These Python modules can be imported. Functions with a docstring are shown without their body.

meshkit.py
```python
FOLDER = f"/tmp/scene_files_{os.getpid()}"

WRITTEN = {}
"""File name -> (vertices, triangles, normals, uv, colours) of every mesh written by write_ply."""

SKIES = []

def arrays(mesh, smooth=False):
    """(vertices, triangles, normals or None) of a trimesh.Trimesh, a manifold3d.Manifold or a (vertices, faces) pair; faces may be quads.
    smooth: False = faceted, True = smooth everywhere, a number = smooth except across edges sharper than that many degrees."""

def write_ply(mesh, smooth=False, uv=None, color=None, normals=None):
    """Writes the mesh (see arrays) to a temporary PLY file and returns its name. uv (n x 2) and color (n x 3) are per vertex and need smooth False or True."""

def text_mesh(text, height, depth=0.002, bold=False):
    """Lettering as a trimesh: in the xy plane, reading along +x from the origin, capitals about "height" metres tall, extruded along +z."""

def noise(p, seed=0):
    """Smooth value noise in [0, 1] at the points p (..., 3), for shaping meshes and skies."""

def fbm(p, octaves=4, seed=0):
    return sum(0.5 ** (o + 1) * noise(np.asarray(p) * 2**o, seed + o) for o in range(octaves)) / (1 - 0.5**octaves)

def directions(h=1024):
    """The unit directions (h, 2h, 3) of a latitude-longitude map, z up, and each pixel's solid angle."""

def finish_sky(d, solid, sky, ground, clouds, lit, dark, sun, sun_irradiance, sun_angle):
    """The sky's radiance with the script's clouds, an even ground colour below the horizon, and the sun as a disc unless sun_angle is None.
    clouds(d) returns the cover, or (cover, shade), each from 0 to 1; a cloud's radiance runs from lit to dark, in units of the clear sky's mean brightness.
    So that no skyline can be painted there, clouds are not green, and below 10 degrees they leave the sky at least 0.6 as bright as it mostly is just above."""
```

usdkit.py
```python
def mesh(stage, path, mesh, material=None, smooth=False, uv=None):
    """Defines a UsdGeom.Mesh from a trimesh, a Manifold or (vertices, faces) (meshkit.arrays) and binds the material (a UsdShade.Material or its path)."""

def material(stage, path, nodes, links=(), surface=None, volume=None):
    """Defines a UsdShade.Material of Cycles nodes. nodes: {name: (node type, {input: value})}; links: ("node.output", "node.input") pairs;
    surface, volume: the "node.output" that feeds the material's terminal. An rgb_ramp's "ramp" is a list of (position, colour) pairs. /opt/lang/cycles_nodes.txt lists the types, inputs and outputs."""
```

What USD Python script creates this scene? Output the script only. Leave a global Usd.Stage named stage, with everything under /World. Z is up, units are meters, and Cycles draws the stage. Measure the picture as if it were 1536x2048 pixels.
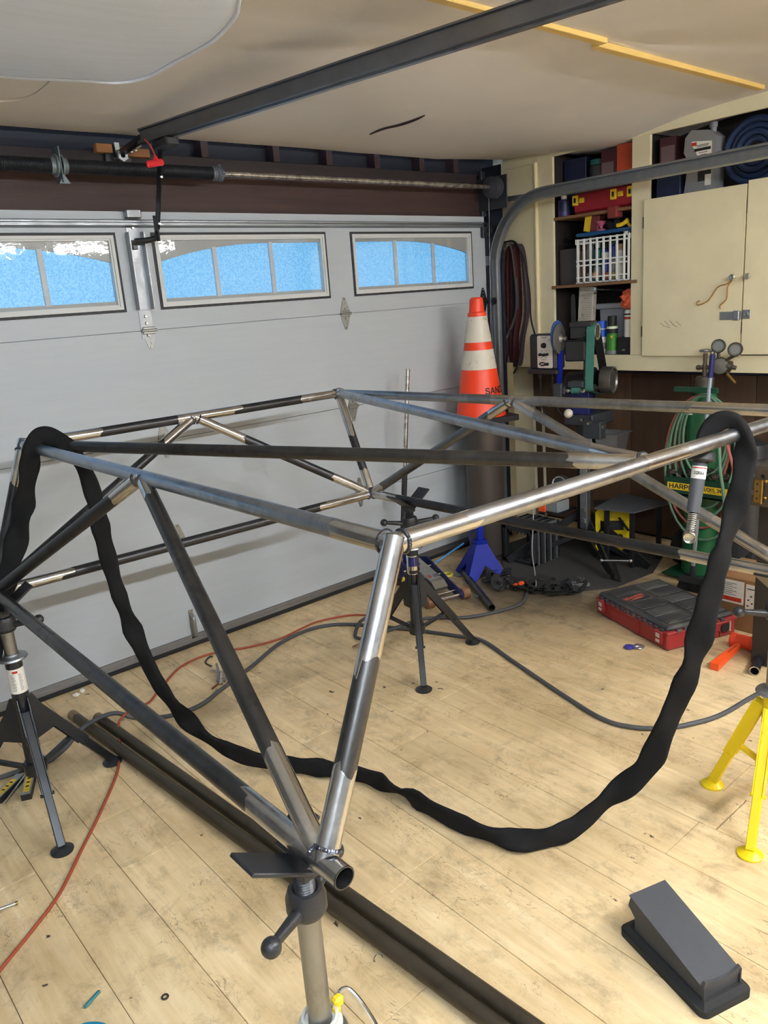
import math, random
import numpy as np, trimesh, shapely.geometry as sg
from pxr import Usd, UsdGeom, UsdLux, UsdShade, Gf, Sdf, Vt
import usdkit, meshkit

stage = Usd.Stage.CreateInMemory()
UsdGeom.Xform.Define(stage, '/World')
UsdGeom.Scope.Define(stage, '/World/Looks')
PI = math.pi
RNG = random.Random(7)

# ---------------------------------------------------------------- camera
EYE = (0.0, 0.0, 1.6619)
RIGHT, DOWN, FWD = (0.75405273, -0.65282707, -0.07225859), (-0.22421143, -0.1524372, -0.96254461), (0.61736028, 0.74201059, -0.26131698)
cam = UsdGeom.Camera.Define(stage, '/World/camera')
cam.CreateHorizontalApertureAttr(36.0)
cam.CreateVerticalApertureAttr(48.0)
cam.CreateFocalLengthAttr(36.0 * 1558.95 / 1536)
cam.CreateClippingRangeAttr((0.05, 500.0))
cam.AddTransformOp().Set(Gf.Matrix4d(*RIGHT, 0, *[-x for x in DOWN], 0, *[-x for x in FWD], 0, *EYE, 1))
cam.CreateExposureAttr(0.2)

# ---------------------------------------------------------------- daylight outside and lamp and added fill strengths
SKY = 1.5
sky = UsdLux.DomeLight.Define(stage, '/World/sky')
sky.CreateIntensityAttr(1.0)
skymat = usdkit.material(stage, '/World/Looks/sky_material', {
    's': ('sky_texture', {'sky_type': 'preetham', 'sun_direction': (-0.55, 0.62, 0.56), 'turbidity': 2.6}),
    'b': ('background_shader', {'strength': SKY})}, [('s.color', 'b.color')], surface='b.background')
UsdShade.MaterialBindingAPI.Apply(sky.GetPrim()).Bind(skymat)
LAMP_WARM, LAMP_COOL, FILL_LEFT = 250.0, 250.0, 245.0

# ---------------------------------------------------------------- materials
def s(*c):
    c = [x / 255.0 for x in c]
    return tuple(x / 12.92 if x < 0.04045 else ((x + 0.055) / 1.055) ** 2.4 for x in c)

_mats = {}
def mat(name, col, rough=0.5, metal=0.0, var=0.0, scale=12.0, stretch=(1, 1, 1), bump=0.0, bscale=60.0, col2=None, fac=(0.45, 0.6), rvar=0.0, rand=0.0, **p):
    """A procedural material: base colour, mottled by noise between col*(1-var) and col*(1+var), or blotched with col2."""
    if name in _mats:
        return _mats[name]
    c = np.array(col, float)
    nodes = {'g': ('geometry', {}), 'm': ('mapping', {'scale': tuple(stretch)}),
             'p': ('principled_bsdf', {'base_color': tuple(c), 'roughness': rough, 'metallic': metal, **p})}
    links = [('g.position', 'm.vector')]
    if var or col2 is not None or rvar:
        nodes['n'] = ('noise_texture', {'scale': scale, 'detail': 6.0, 'roughness': 0.62})
        links.append(('m.vector', 'n.vector'))
        if col2 is not None:
            ramp = [(fac[0], tuple(c)), (fac[1], tuple(col2))]
        else:
            ramp = [(0.25, tuple(np.clip(c * (1 - var), 0, 1))), (0.75, tuple(np.clip(c * (1 + var), 0, 1)))]
        nodes['r'] = ('rgb_ramp', {'ramp': ramp})
        links += [('n.fac', 'r.fac')]
        out = 'r.color'
        if rand:
            nodes['o'] = ('object_info', {})
            nodes['h'] = ('map_range', {'from_min': 0.0, 'from_max': 1.0, 'to_min': 1 - rand, 'to_max': 1 + rand})
            nodes['x'] = ('hsv', {})
            links += [('o.random', 'h.value'), ('h.result', 'x.value'), (out, 'x.color')]
            out = 'x.color'
        links.append((out, 'p.base_color'))
        if rvar:
            nodes['q'] = ('map_range', {'from_min': 0.3, 'from_max': 0.7, 'to_min': max(rough - rvar, 0.03), 'to_max': rough + rvar})
            links += [('n.fac', 'q.value'), ('q.result', 'p.roughness')]
    if bump:
        nodes['bn'] = ('noise_texture', {'scale': bscale, 'detail': 3.0})
        nodes['b'] = ('bump', {'strength': bump, 'distance': 0.004})
        links += [('m.vector', 'bn.vector'), ('bn.fac', 'b.height'), ('b.normal', 'p.normal')]
    _mats[name] = usdkit.material(stage, '/World/Looks/' + name, nodes, links, surface='p.BSDF')
    return _mats[name]

def emit(name, col, strength):
    return usdkit.material(stage, '/World/Looks/' + name, {'e': ('emission', {'color': col, 'strength': strength})}, [], surface='e.emission')

# ---------------------------------------------------------------- shapes (all in metres)
V = lambda *a: np.array(a, float)
cat = lambda *m: trimesh.util.concatenate([x for y in m for x in (y if isinstance(y, (list, tuple)) else [y])])
def unit(v):
    v = np.asarray(v, float)
    return v / (np.linalg.norm(v) + 1e-12)

def frame(origin, x, y, z=None):
    m = np.eye(4)
    x = unit(x); z = unit(np.cross(x, y)) if z is None else unit(z); y = np.cross(z, x)
    m[:3, 0], m[:3, 1], m[:3, 2], m[:3, 3] = x, y, z, origin
    return m

def put(mesh, origin=(0, 0, 0), x=(1, 0, 0), y=(0, 1, 0), z=None):
    mesh = mesh.copy(); mesh.apply_transform(frame(origin, x, y, z)); return mesh

def box(c, size, b=0.0):
    """A box centred at c, its edges chamfered by b."""
    h = np.array(size, float) / 2
    if b <= 0:
        m = trimesh.creation.box(size)
    else:
        b = min(b, h.min() * 0.98)
        pts = [np.array(sgn) * (h - np.array([b * (k != i) for k in range(3)])) for sgn in np.ndindex(2, 2, 2) for sgn in [np.array(sgn) * 2 - 1] for i in range(3)]
        m = trimesh.convex.convex_hull(np.array(pts))
    m.apply_translation(c); return m

def slab(x0, x1, y0, y1, z0, z1, b=0.0):
    return box(((x0 + x1) / 2, (y0 + y1) / 2, (z0 + z1) / 2), (abs(x1 - x0), abs(y1 - y0), abs(z1 - z0)), b)

def bar(p, q, w, t, up=(0, 0, 1), b=0.0):
    """A rectangular bar from p to q: w across, t along up."""
    p, q = np.asarray(p, float), np.asarray(q, float)
    d = q - p; side = np.cross(up, d)
    return put(box((0, 0, 0), (np.linalg.norm(d), w, t), b), (p + q) / 2, d, side)

def cyl(p, q, r, r2=None, n=20):
    p, q = np.asarray(p, float), np.asarray(q, float); L = np.linalg.norm(q - p)
    return lathe([(0, 0), (r, 0), (r if r2 is None else r2, L), (0, L)], p, q - p, n)

def lathe(prof, o=(0, 0, 0), axis=(0, 0, 1), n=24):
    """Revolves (radius, height) pairs about the axis through o."""
    prof = np.asarray(prof, float); th = np.linspace(0, 2 * PI, n, endpoint=False); k = len(prof)
    v = np.stack([prof[:, 0][:, None] * np.cos(th), prof[:, 0][:, None] * np.sin(th), np.repeat(prof[:, 1][:, None], n, 1)], -1).reshape(-1, 3)
    f = []
    for i in range(k - 1):
        a = np.arange(n); bb = (a + 1) % n
        q = np.stack([i * n + a, i * n + bb, (i + 1) * n + bb, (i + 1) * n + a], 1)
        f += [q[:, [0, 1, 2]], q[:, [0, 2, 3]]]
    m = trimesh.Trimesh(v, np.vstack(f), process=False)
    m.merge_vertices(); m.update_faces(m.nondegenerate_faces()); m.remove_unreferenced_vertices()
    z = unit(axis); x = unit(np.cross((0, 1, 0) if abs(z[1]) < 0.9 else (1, 0, 0), z))
    m.apply_transform(frame(o, x, np.cross(z, x), z)); return m

def pipe(p, q, r, wall=0.002, n=24):
    """A hollow tube with open ends."""
    L = np.linalg.norm(np.subtract(q, p)); ri = r - wall
    return lathe([(ri, 0), (r, 0), (r, L), (ri, L), (ri, 0)], p, np.subtract(q, p), n)

def ball(c, r, sub=2, scale=(1, 1, 1)):
    m = trimesh.creation.icosphere(sub, r); m.apply_scale(scale); m.apply_translation(c); return m

def ring(c, axis, R, r, n=28, k=10):
    a = np.linspace(0, 2 * PI, k + 1)
    return lathe(np.stack([R + r * np.cos(a), r * np.sin(a)], 1), c, axis, n)

def smooth(pts, per=8, closed=False):
    """Catmull-Rom through the points."""
    P = np.asarray(pts, float)
    P = np.vstack([P[-1], P, P[0], P[1]]) if closed else np.vstack([2 * P[0] - P[1], P, 2 * P[-1] - P[-2]])
    out = []
    for i in range(1, len(P) - 2):
        a, b, c, d = P[i - 1:i + 3]
        for t in np.linspace(0, 1, per, endpoint=False):
            out.append(0.5 * (2 * b + (c - a) * t + (2 * a - 5 * b + 4 * c - d) * t * t + (3 * b - a - 3 * c + d) * t ** 3))
    if not closed:
        out.append(P[-2])
    return np.array(out)

def sweep(path, prof, up=(0, 0, 1), closed=False, twist=None, scale=None, caps=True):
    """Sweeps a closed 2-D profile (across, up) along the path; up is carried along by parallel transport."""
    P = np.asarray(path, float); n = len(P); prof = np.asarray(prof, float); k = len(prof)
    T = np.gradient(P, axis=0) if not closed else np.roll(P, -1, 0) - np.roll(P, 1, 0)
    T /= np.linalg.norm(T, axis=1, keepdims=True) + 1e-12
    u = unit(np.asarray(up, float) - T[0] * np.dot(up, T[0])); rows = []
    for i in range(n):
        u = unit(u - T[i] * np.dot(u, T[i])); w = np.cross(T[i], u)
        a = 0 if twist is None else twist[i]; sc = np.ones(2) if scale is None else np.broadcast_to(scale[i], 2)
        ca, sa = math.cos(a), math.sin(a); q = prof * sc
        rows.append(P[i] + (q[:, :1] * ca - q[:, 1:] * sa) * w + (q[:, :1] * sa + q[:, 1:] * ca) * u)
    v = np.vstack(rows); f = []
    for i in range(n if closed else n - 1):
        a = np.arange(k); b = (a + 1) % k; j = (i + 1) % n
        q = np.stack([i * k + a, i * k + b, j * k + b, j * k + a], 1); f += [q[:, [0, 1, 2]], q[:, [0, 2, 3]]]
    if caps and not closed:
        v = np.vstack([v, P[0], P[-1]]); a = np.arange(k); b = (a + 1) % k
        f += [np.stack([b, a, np.full(k, n * k)], 1), np.stack([(n - 1) * k + a, (n - 1) * k + b, np.full(k, n * k + 1)], 1)]
    f = np.vstack(f)
    area = np.sum(prof[:, 0] * np.roll(prof[:, 1], -1) - np.roll(prof[:, 0], -1) * prof[:, 1])
    return trimesh.Trimesh(v, f[:, ::-1] if area > 0 else f, process=False)

circle = lambda r, n=10, ry=None: [(r * math.cos(a), (ry or r) * math.sin(a)) for a in np.linspace(0, 2 * PI, n, endpoint=False)]
def cord(pts, r, per=8, n=9, up=(0, 0, 1)):
    return sweep(smooth(pts, per), circle(r, n), up)

def prism(poly, depth, origin=(0, 0, 0), x=(1, 0, 0), y=(0, 1, 0), holes=()):
    """Extrudes a polygon given in the plane (x, y) at origin by depth along x cross y."""
    g = poly if hasattr(poly, 'exterior') else sg.Polygon(poly, holes)
    return put(trimesh.creation.extrude_polygon(g, depth, engine='earcut'), origin, x, y)

def rrect(w, h, r, n=5):
    return sg.box(-w / 2 + r, -h / 2 + r, w / 2 - r, h / 2 - r).buffer(r, quad_segs=n)

def text(t, h, origin, x, y, depth=0.0006, bold=False, width=None):
    m = meshkit.text_mesh(t, h, depth, bold)
    if width:
        m.apply_scale((width / m.extents[0], 1, 1))
    return put(m, origin, x, y)

def hull(pts):
    return trimesh.convex.convex_hull(np.asarray(pts, float))

# ---------------------------------------------------------------- scene tree
_count = {}
def numbered(parent, name):
    k = (parent, name); n = _count.get(k, 0); _count[k] = n + 1
    return f'{parent}/{name}' + (f'_{n:03d}' if n else '')

class Node:
    def __init__(self, path, base=(0, 0, 0), prim=None):
        self.path, self.base, self.prim = path, np.asarray(base, float), prim

def data(prim, label=None, category=None, group=None, kind=None):
    for k, v in (('label', label), ('category', category), ('group', group), ('kind', kind)):
        if v:
            prim.SetCustomDataByKey(k, v)

def thing(name, label, category, base=(0, 0, 0), rotz=0.0, group=None, kind=None):
    path = numbered('/World', name)
    x = UsdGeom.Xform.Define(stage, path)
    x.AddTranslateOp().Set(Gf.Vec3d(*map(float, base)))
    if rotz:
        x.AddRotateZOp().Set(math.degrees(rotz))
    data(x.GetPrim(), label, category, group, kind)
    return Node(path, (0, 0, 0) if rotz else base, x.GetPrim())

def part(parent, name, mesh, material, smooth=30, label=None, kind=None):
    """A mesh under a thing or a part; mesh in world coordinates (local ones for a turned thing)."""
    path = numbered(parent.path, name)
    if not isinstance(mesh, (tuple, list)):
        mesh = mesh.copy(); mesh.apply_translation(-parent.base)
    m = usdkit.mesh(stage, path, mesh, material, smooth=smooth)
    data(m.GetPrim(), label, kind=kind)
    return Node(path, parent.base, m.GetPrim())

def one(name, label, category, mesh, material, smooth=30, group=None, kind=None):
    """A thing that is a single mesh."""
    path = numbered('/World', name); c = mesh.bounds.mean(0); c[2] = mesh.bounds[0, 2]
    mesh = mesh.copy(); mesh.apply_translation(-c)
    m = usdkit.mesh(stage, path, mesh, material, smooth=smooth)
    UsdGeom.Xformable(m).AddTranslateOp().Set(Gf.Vec3d(*map(float, c)))
    data(m.GetPrim(), label, category, group, kind)
    return Node(path, c, m.GetPrim())

def struct(name):
    x = UsdGeom.Xform.Define(stage, numbered('/World', name)); data(x.GetPrim(), kind='structure')
    return Node(str(x.GetPath()), (0, 0, 0), x.GetPrim())

def plain_struct(name, mesh, material, smooth=30):
    m = usdkit.mesh(stage, numbered('/World', name), mesh, material, smooth=smooth); data(m.GetPrim(), kind='structure')
    return Node(str(m.GetPath()), (0, 0, 0), m.GetPrim())

def copy_of(node, label, loc, rotz, group=None):
    """A further instance of a thing, parts and all."""
    d = dict(node.prim.GetCustomData())
    x = UsdGeom.Xform.Define(stage, numbered('/World', node.path.split('/')[-1]))
    x.GetPrim().GetReferences().AddInternalReference(node.path); x.GetPrim().SetInstanceable(True)
    x.ClearXformOpOrder()
    x.AddTranslateOp().Set(Gf.Vec3d(*map(float, loc))); x.AddRotateZOp().Set(math.degrees(rotz))
    data(x.GetPrim(), label, d.get('category'), group or d.get('group'))
    return x

# common looks
WHITE = mat('white_door_paint', s(183, 190, 197), 0.42, var=0.03, scale=3, bump=0.12, bscale=40, stretch=(1.5, 1, 18))
CREAM = mat('cream_paint', s(230, 220, 186), 0.5, var=0.07, scale=5, bump=0.1, bscale=25)
CREAM2 = mat('cream_paint_edge', s(232, 218, 178), 0.45, var=0.05, scale=8)
BLACK = mat('black_enamel', s(34, 35, 38), 0.32, var=0.15, scale=30)
BLACKM = mat('black_plastic', s(38, 39, 42), 0.5, var=0.12, scale=40)
RUBBER = mat('black_rubber', s(30, 30, 31), 0.8, var=0.2, scale=40)
STEEL = mat('bare_steel', s(196, 194, 188), 0.3, 1.0, var=0.12, scale=25, rvar=0.1)
GALV = mat('galvanized_steel', s(162, 166, 170), 0.45, 1.0, var=0.12, scale=18, rvar=0.12)
CHROME = mat('chrome', s(225, 226, 228), 0.12, 1.0)
DARKSTEEL = mat('dark_steel', s(92, 90, 88), 0.38, 0.9, var=0.25, scale=30)
BLUE = mat('blue_paint', s(10, 34, 150), 0.5, var=0.12, scale=20, specular_ior_level=0.2)
DBLUE = mat('dark_blue_paint', s(26, 34, 92), 0.3, var=0.12, scale=20)
YELLOW = mat('yellow_paint', s(238, 208, 20), 0.36, col2=s(120, 105, 20), fac=(0.66, 0.8), scale=45)
RED = mat('red_plastic', s(150, 42, 44), 0.42, var=0.08, scale=20)
ORANGE = mat('orange_rubber', s(245, 88, 30), 0.45, var=0.06, scale=14)
PAPER = mat('white_label', s(232, 230, 222), 0.55, var=0.04, scale=30)
INK = mat('black_ink', s(24, 24, 26), 0.6)
REDINK = mat('red_ink', s(190, 50, 30), 0.5)
YELINK = mat('yellow_plastic', s(236, 200, 40), 0.45, var=0.05)
BRASS = mat('brass', s(168, 138, 78), 0.36, 1.0, var=0.1, scale=40)
GREEN = mat('green_paint', s(30, 92, 56), 0.35, var=0.15, scale=14)
DGREEN = mat('dark_green_paint', s(16, 62, 44), 0.38, var=0.15, scale=14)

# ================================================================ SETTING
# floor: hardwood strips laid towards the door, each one a piece
def floor_material(name, tone):
    c = lambda *a: tuple(np.array(s(*a)) * tone)
    n = {'g': ('geometry', {}), 'm': ('mapping', {'scale': (16, 1.3, 1)}), 'm2': ('mapping', {'scale': (1, 0.8, 1)}), 'm3': ('mapping', {'scale': (2.2, 0.8, 1), 'rotation': (0, 0, 0.9)}),
         'grain': ('noise_texture', {'scale': 2.2, 'detail': 8.0, 'roughness': 0.65, 'distortion': 0.4}),
         'wood': ('rgb_ramp', {'ramp': [(0.28, c(214, 186, 140)), (0.5, c(229, 203, 158)), (0.72, c(240, 218, 178))]}),
         'big': ('noise_texture', {'scale': 2.4, 'detail': 5.0, 'roughness': 0.6}), 'bigr': ('rgb_ramp', {'ramp': [(0.34, (0.66, 0.63, 0.58)), (0.6, (1, 1, 1))]}),
         'mul': ('mix', {'mix_type': 'multiply', 'fac': 0.75}),
         'smudge': ('noise_texture', {'scale': 9.0, 'detail': 12.0, 'roughness': 0.78, 'distortion': 0.3}), 'smr': ('rgb_ramp', {'ramp': [(0.5, (0, 0, 0)), (0.74, (0.7, 0.7, 0.7))]}),
         'mix1': ('mix', {'color2': s(116, 96, 72)}),
         'wob': ('noise_texture', {'scale': 22.0, 'detail': 3.0}), 'wm': ('mix', {'mix_type': 'linear_light', 'fac': 0.035}),
         'm4': ('mapping', {'scale': (1.0, 0.55, 1), 'rotation': (0, 0, 0.6)}), 'vor': ('voronoi_texture', {'scale': 13.0, 'randomness': 1.0}), 'vr': ('rgb_ramp', {'ramp': [(0.05, (1, 1, 1)), (0.085, (0, 0, 0))]}),
         'vc': ('separate_color', {}), 'vt': ('math', {'math_type': 'greater_than', 'value2': 0.35}), 'vm': ('math', {'math_type': 'multiply'}),
         'mix2': ('mix', {'color2': s(62, 50, 42)}),
         'scr': ('noise_texture', {'scale': 7.0, 'detail': 4.0, 'roughness': 0.55, 'distortion': 2.2}), 'sa': ('math', {'math_type': 'subtract', 'value2': 0.5}), 'sb': ('math', {'math_type': 'absolute'}),
         'sr': ('rgb_ramp', {'ramp': [(0.0, (1, 1, 1)), (0.010, (0, 0, 0))]}), 'msk': ('noise_texture', {'scale': 4.0, 'detail': 2.0}), 'mr': ('rgb_ramp', {'ramp': [(0.52, (0, 0, 0)), (0.6, (0.8, 0.8, 0.8))]}),
         'sm': ('mix', {'mix_type': 'multiply', 'fac': 1.0}), 'mix3': ('mix', {'color2': s(112, 90, 66)}),
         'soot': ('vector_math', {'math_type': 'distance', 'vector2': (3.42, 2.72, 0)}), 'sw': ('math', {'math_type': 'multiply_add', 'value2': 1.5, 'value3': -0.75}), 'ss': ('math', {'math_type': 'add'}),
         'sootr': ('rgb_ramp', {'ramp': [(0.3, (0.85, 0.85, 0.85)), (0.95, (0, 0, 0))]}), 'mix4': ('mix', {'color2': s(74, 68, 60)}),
         'p': ('principled_bsdf', {'specular_ior_level': 0.4}), 'rr': ('map_range', {'from_min': 0.3, 'from_max': 0.7, 'to_min': 0.32, 'to_max': 0.52}),
         'bp': ('bump', {'strength': 0.08, 'distance': 0.002})}
    l = [('g.position', 'm.vector'), ('g.position', 'm2.vector'), ('g.position', 'm3.vector'), ('m.vector', 'grain.vector'), ('grain.fac', 'wood.fac'), ('m2.vector', 'big.vector'), ('big.fac', 'bigr.fac'),
         ('wood.color', 'mul.color1'), ('bigr.color', 'mul.color2'), ('m2.vector', 'smudge.vector'), ('smudge.fac', 'smr.fac'), ('smr.color', 'mix1.fac'), ('mul.color', 'mix1.color1'),
         ('g.position', 'wob.vector'), ('g.position', 'wm.color1'), ('wob.color', 'wm.color2'), ('wm.color', 'm4.vector'), ('m4.vector', 'vor.vector'), ('vor.distance', 'vr.fac'), ('vor.color', 'vc.color'), ('vc.r', 'vt.value1'),
         ('vr.color', 'vm.value1'), ('vt.value', 'vm.value2'), ('vm.value', 'mix2.fac'), ('mix1.color', 'mix2.color1'),
         ('m3.vector', 'scr.vector'), ('scr.fac', 'sa.value1'), ('sa.value', 'sb.value1'), ('sb.value', 'sr.fac'), ('g.position', 'msk.vector'), ('msk.fac', 'mr.fac'), ('sr.color', 'sm.color1'), ('mr.color', 'sm.color2'),
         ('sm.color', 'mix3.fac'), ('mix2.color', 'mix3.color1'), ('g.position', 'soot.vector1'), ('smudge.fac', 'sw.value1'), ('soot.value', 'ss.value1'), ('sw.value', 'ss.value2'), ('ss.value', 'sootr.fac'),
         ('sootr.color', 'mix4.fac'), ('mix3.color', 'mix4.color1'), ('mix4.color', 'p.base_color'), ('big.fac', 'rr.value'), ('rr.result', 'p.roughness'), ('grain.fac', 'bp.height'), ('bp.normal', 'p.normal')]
    return usdkit.material(stage, '/World/Looks/' + name, n, l, surface='p.BSDF')
FLOORS = [floor_material('floor_strip_' + k, t) for k, t in (('pale', 1.02), ('mid', 0.99), ('warm', 0.96), ('light', 1.05))]
FLOOR_Y0, FLOOR_X0, FLOOR_X1 = -2.3, -1.35, 4.6
fl = struct('floor')
part(fl, 'subfloor', slab(FLOOR_X0, FLOOR_X1, FLOOR_Y0, 3.75, -0.06, -0.013), mat('subfloor_dark', s(50, 40, 32), 0.8))
PITCH = 0.2025
for k in range(-9, 21):
    x0 = 0.4375 + PITCH * k; x1 = min(x0 + PITCH, FLOOR_X1) - 0.0016; x0 = max(x0, FLOOR_X0)
    if x1 - x0 < 0.02:
        continue
    r = random.Random(100 + k)
    y = -2.3 - r.random() * 1.1 if k != 7 else -2.63
    while y < 3.58:
        ln = r.choice((0.98, 1.22, 1.22, 1.46)) if k != 7 else 1.22
        a, b = max(y, FLOOR_Y0), min(y + ln, 3.6)
        if b - a > 0.03:
            gap = 0.0045 if r.random() < 0.3 else 0.0018
            for kk, yy in ((8, 2.545), (6, 2.057), (1, 2.47)):
                if k == kk and a < yy < b and yy - a > 0.05 and b - yy > 0.05:
                    part(fl, 'plank', slab(x0, x1, a + gap / 2, yy - 0.006, -0.013, 0.0, 0.0009), FLOORS[r.randrange(4)], smooth=False); a = yy + 0.005
            part(fl, 'plank', slab(x0, x1, a + gap / 2, b - gap / 2, -0.013, 0.0, 0.0009), FLOORS[r.randrange(4)], smooth=False)
        y += ln

# walls behind and beside the camera, and outside
PLASTER = mat('grey_plaster', s(138, 137, 136), 0.7, var=0.05, scale=3)
plain_struct('wall_left', slab(-1.5, -1.35, -2.3, 3.75, 0, 2.75), PLASTER)
plain_struct('wall_back', slab(-1.5, 4.75, -2.45, -2.3, 0, 2.75), PLASTER)
plain_struct('ground_outside', slab(-9, 14, 3.76, 26, -0.2, -0.02), mat('concrete_drive', s(150, 148, 142), 0.85, var=0.1, scale=2))
# far fence and hedge line seen only as a blur through the frosted glass
# right wall: dark wood panelling under the cabinets
wr = struct('wall_right')
PANEL = mat('brown_wood_panel', s(98, 74, 56), 0.42, var=0.22, scale=2.5, stretch=(1, 9, 0.9), bump=0.1, bscale=30)
PANEL2 = mat('brown_wood_panel_dark', s(84, 63, 48), 0.42, var=0.22, scale=2.5, stretch=(1, 9, 0.9), bump=0.1, bscale=30)
part(wr, 'backing', slab(4.575, 4.75, -2.3, 3.75, 0, 2.75), mat('dark_backing', s(40, 30, 24), 0.8))
y = 3.66
for i in range(15):
    w = 0.405
    part(wr, 'panel', slab(4.552, 4.576, y - w + 0.004, y, 0.02, 1.2, 0.002), PANEL if i % 2 else PANEL2, smooth=False); y -= w
part(wr, 'wall_board', slab(4.552, 4.576, -2.3, 0.9, 1.2, 2.7), PLASTER)
# door wall: jambs and dark header with blocking
HEAD = mat('dark_header_wood', s(62, 42, 40), 0.6, var=0.3, scale=3, stretch=(0.8, 1, 9), bump=0.2, bscale=20)
HEADD = mat('black_stained_wood', s(28, 27, 33), 0.65, var=0.3, scale=4, stretch=(1, 1, 6))
wd = struct('wall_door')
part(wd, 'lower_header_board', slab(-1.35, 4.13, 3.585, 3.66, 2.115, 2.30, 0.003), HEAD)
part(wd, 'upper_header_board', slab(-1.35, 4.13, 3.60, 3.66, 2.302, 2.385, 0.003), mat('dim_header_wood', s(46, 36, 40), 0.6, var=0.3, scale=3, stretch=(0.8, 1, 9)))
part(wd, 'sheathing', slab(-1.5, 4.75, 3.67, 3.72, 2.1, 2.75), HEADD)
for xx in (-0.6, 0.1, 0.75, 2.05, 2.46, 2.80, 3.14, 3.49, 3.78):
    part(wd, 'stud_block', slab(xx - 0.02, xx + 0.02, 3.60, 3.67, 2.385, 2.53, 0.002), mat('stud_wood', s(60, 42, 42), 0.6, var=0.25, scale=5))
part(wd, 'top_plate', slab(-1.35, 4.13, 3.6, 3.67, 2.50, 2.56), HEADD)
part(wd, 'jamb', slab(3.985, 4.2, 3.585, 3.72, 0, 2.11, 0.003), mat('dark_jamb', s(60, 62, 70), 0.6))
part(wd, 'jamb', slab(-1.5, -0.93, 3.585, 3.72, 0, 2.11, 0.003), _mats['dark_jamb'])
part(wd, 'corner_wall', slab(4.2, 4.75, 3.665, 3.72, 0, 2.75), CREAM)

# ceiling: sagging cloth
def zc(x, y):
    x, y = np.asarray(x, float), np.asarray(y, float)
    z = 2.505 + 0 * x
    z = z - 0.05 * np.clip((y - 2.6) / 0.95, 0, 1) ** 1.6
    z = z - 0.075 * np.exp(-((y - 2.78) / 0.42) ** 2) * np.clip((x - 2.6) / 1.6, 0, 1) ** 1.5
    z = z + 0.03 * np.clip((x - 3.6) / 0.6, 0, 1) * np.clip((y - 3.25) / 0.35, 0, 1)
    z = z - 0.035 * np.exp(-((x - 2.45 - 0.25 * (y - 2)) / 0.5) ** 2 - ((y - 2.75) / 0.45) ** 2)
    z = z - 0.03 * np.exp(-((y - 1.0) / 0.45) ** 2)
    ridge = np.exp(-((y - 1.82 - 0.62 * (2.7 - x)) / 0.07) ** 2) * np.clip((2.72 - x) / 0.3, 0, 1) * np.clip((x - 1.3) / 0.5, 0, 1)
    ridge2 = np.exp(-((y - 1.82 - 0.55 * (2.75 - x)) / 0.06) ** 2) * np.clip((x - 2.7) / 0.3, 0, 1)
    z = z + 0.014 * ridge + 0.016 * ridge2
    z = z + 0.012 * (meshkit.fbm(np.stack([x * 1.6, y * 1.6, 0 * x], -1), 3, 5) - 0.5)
    return z
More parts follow.
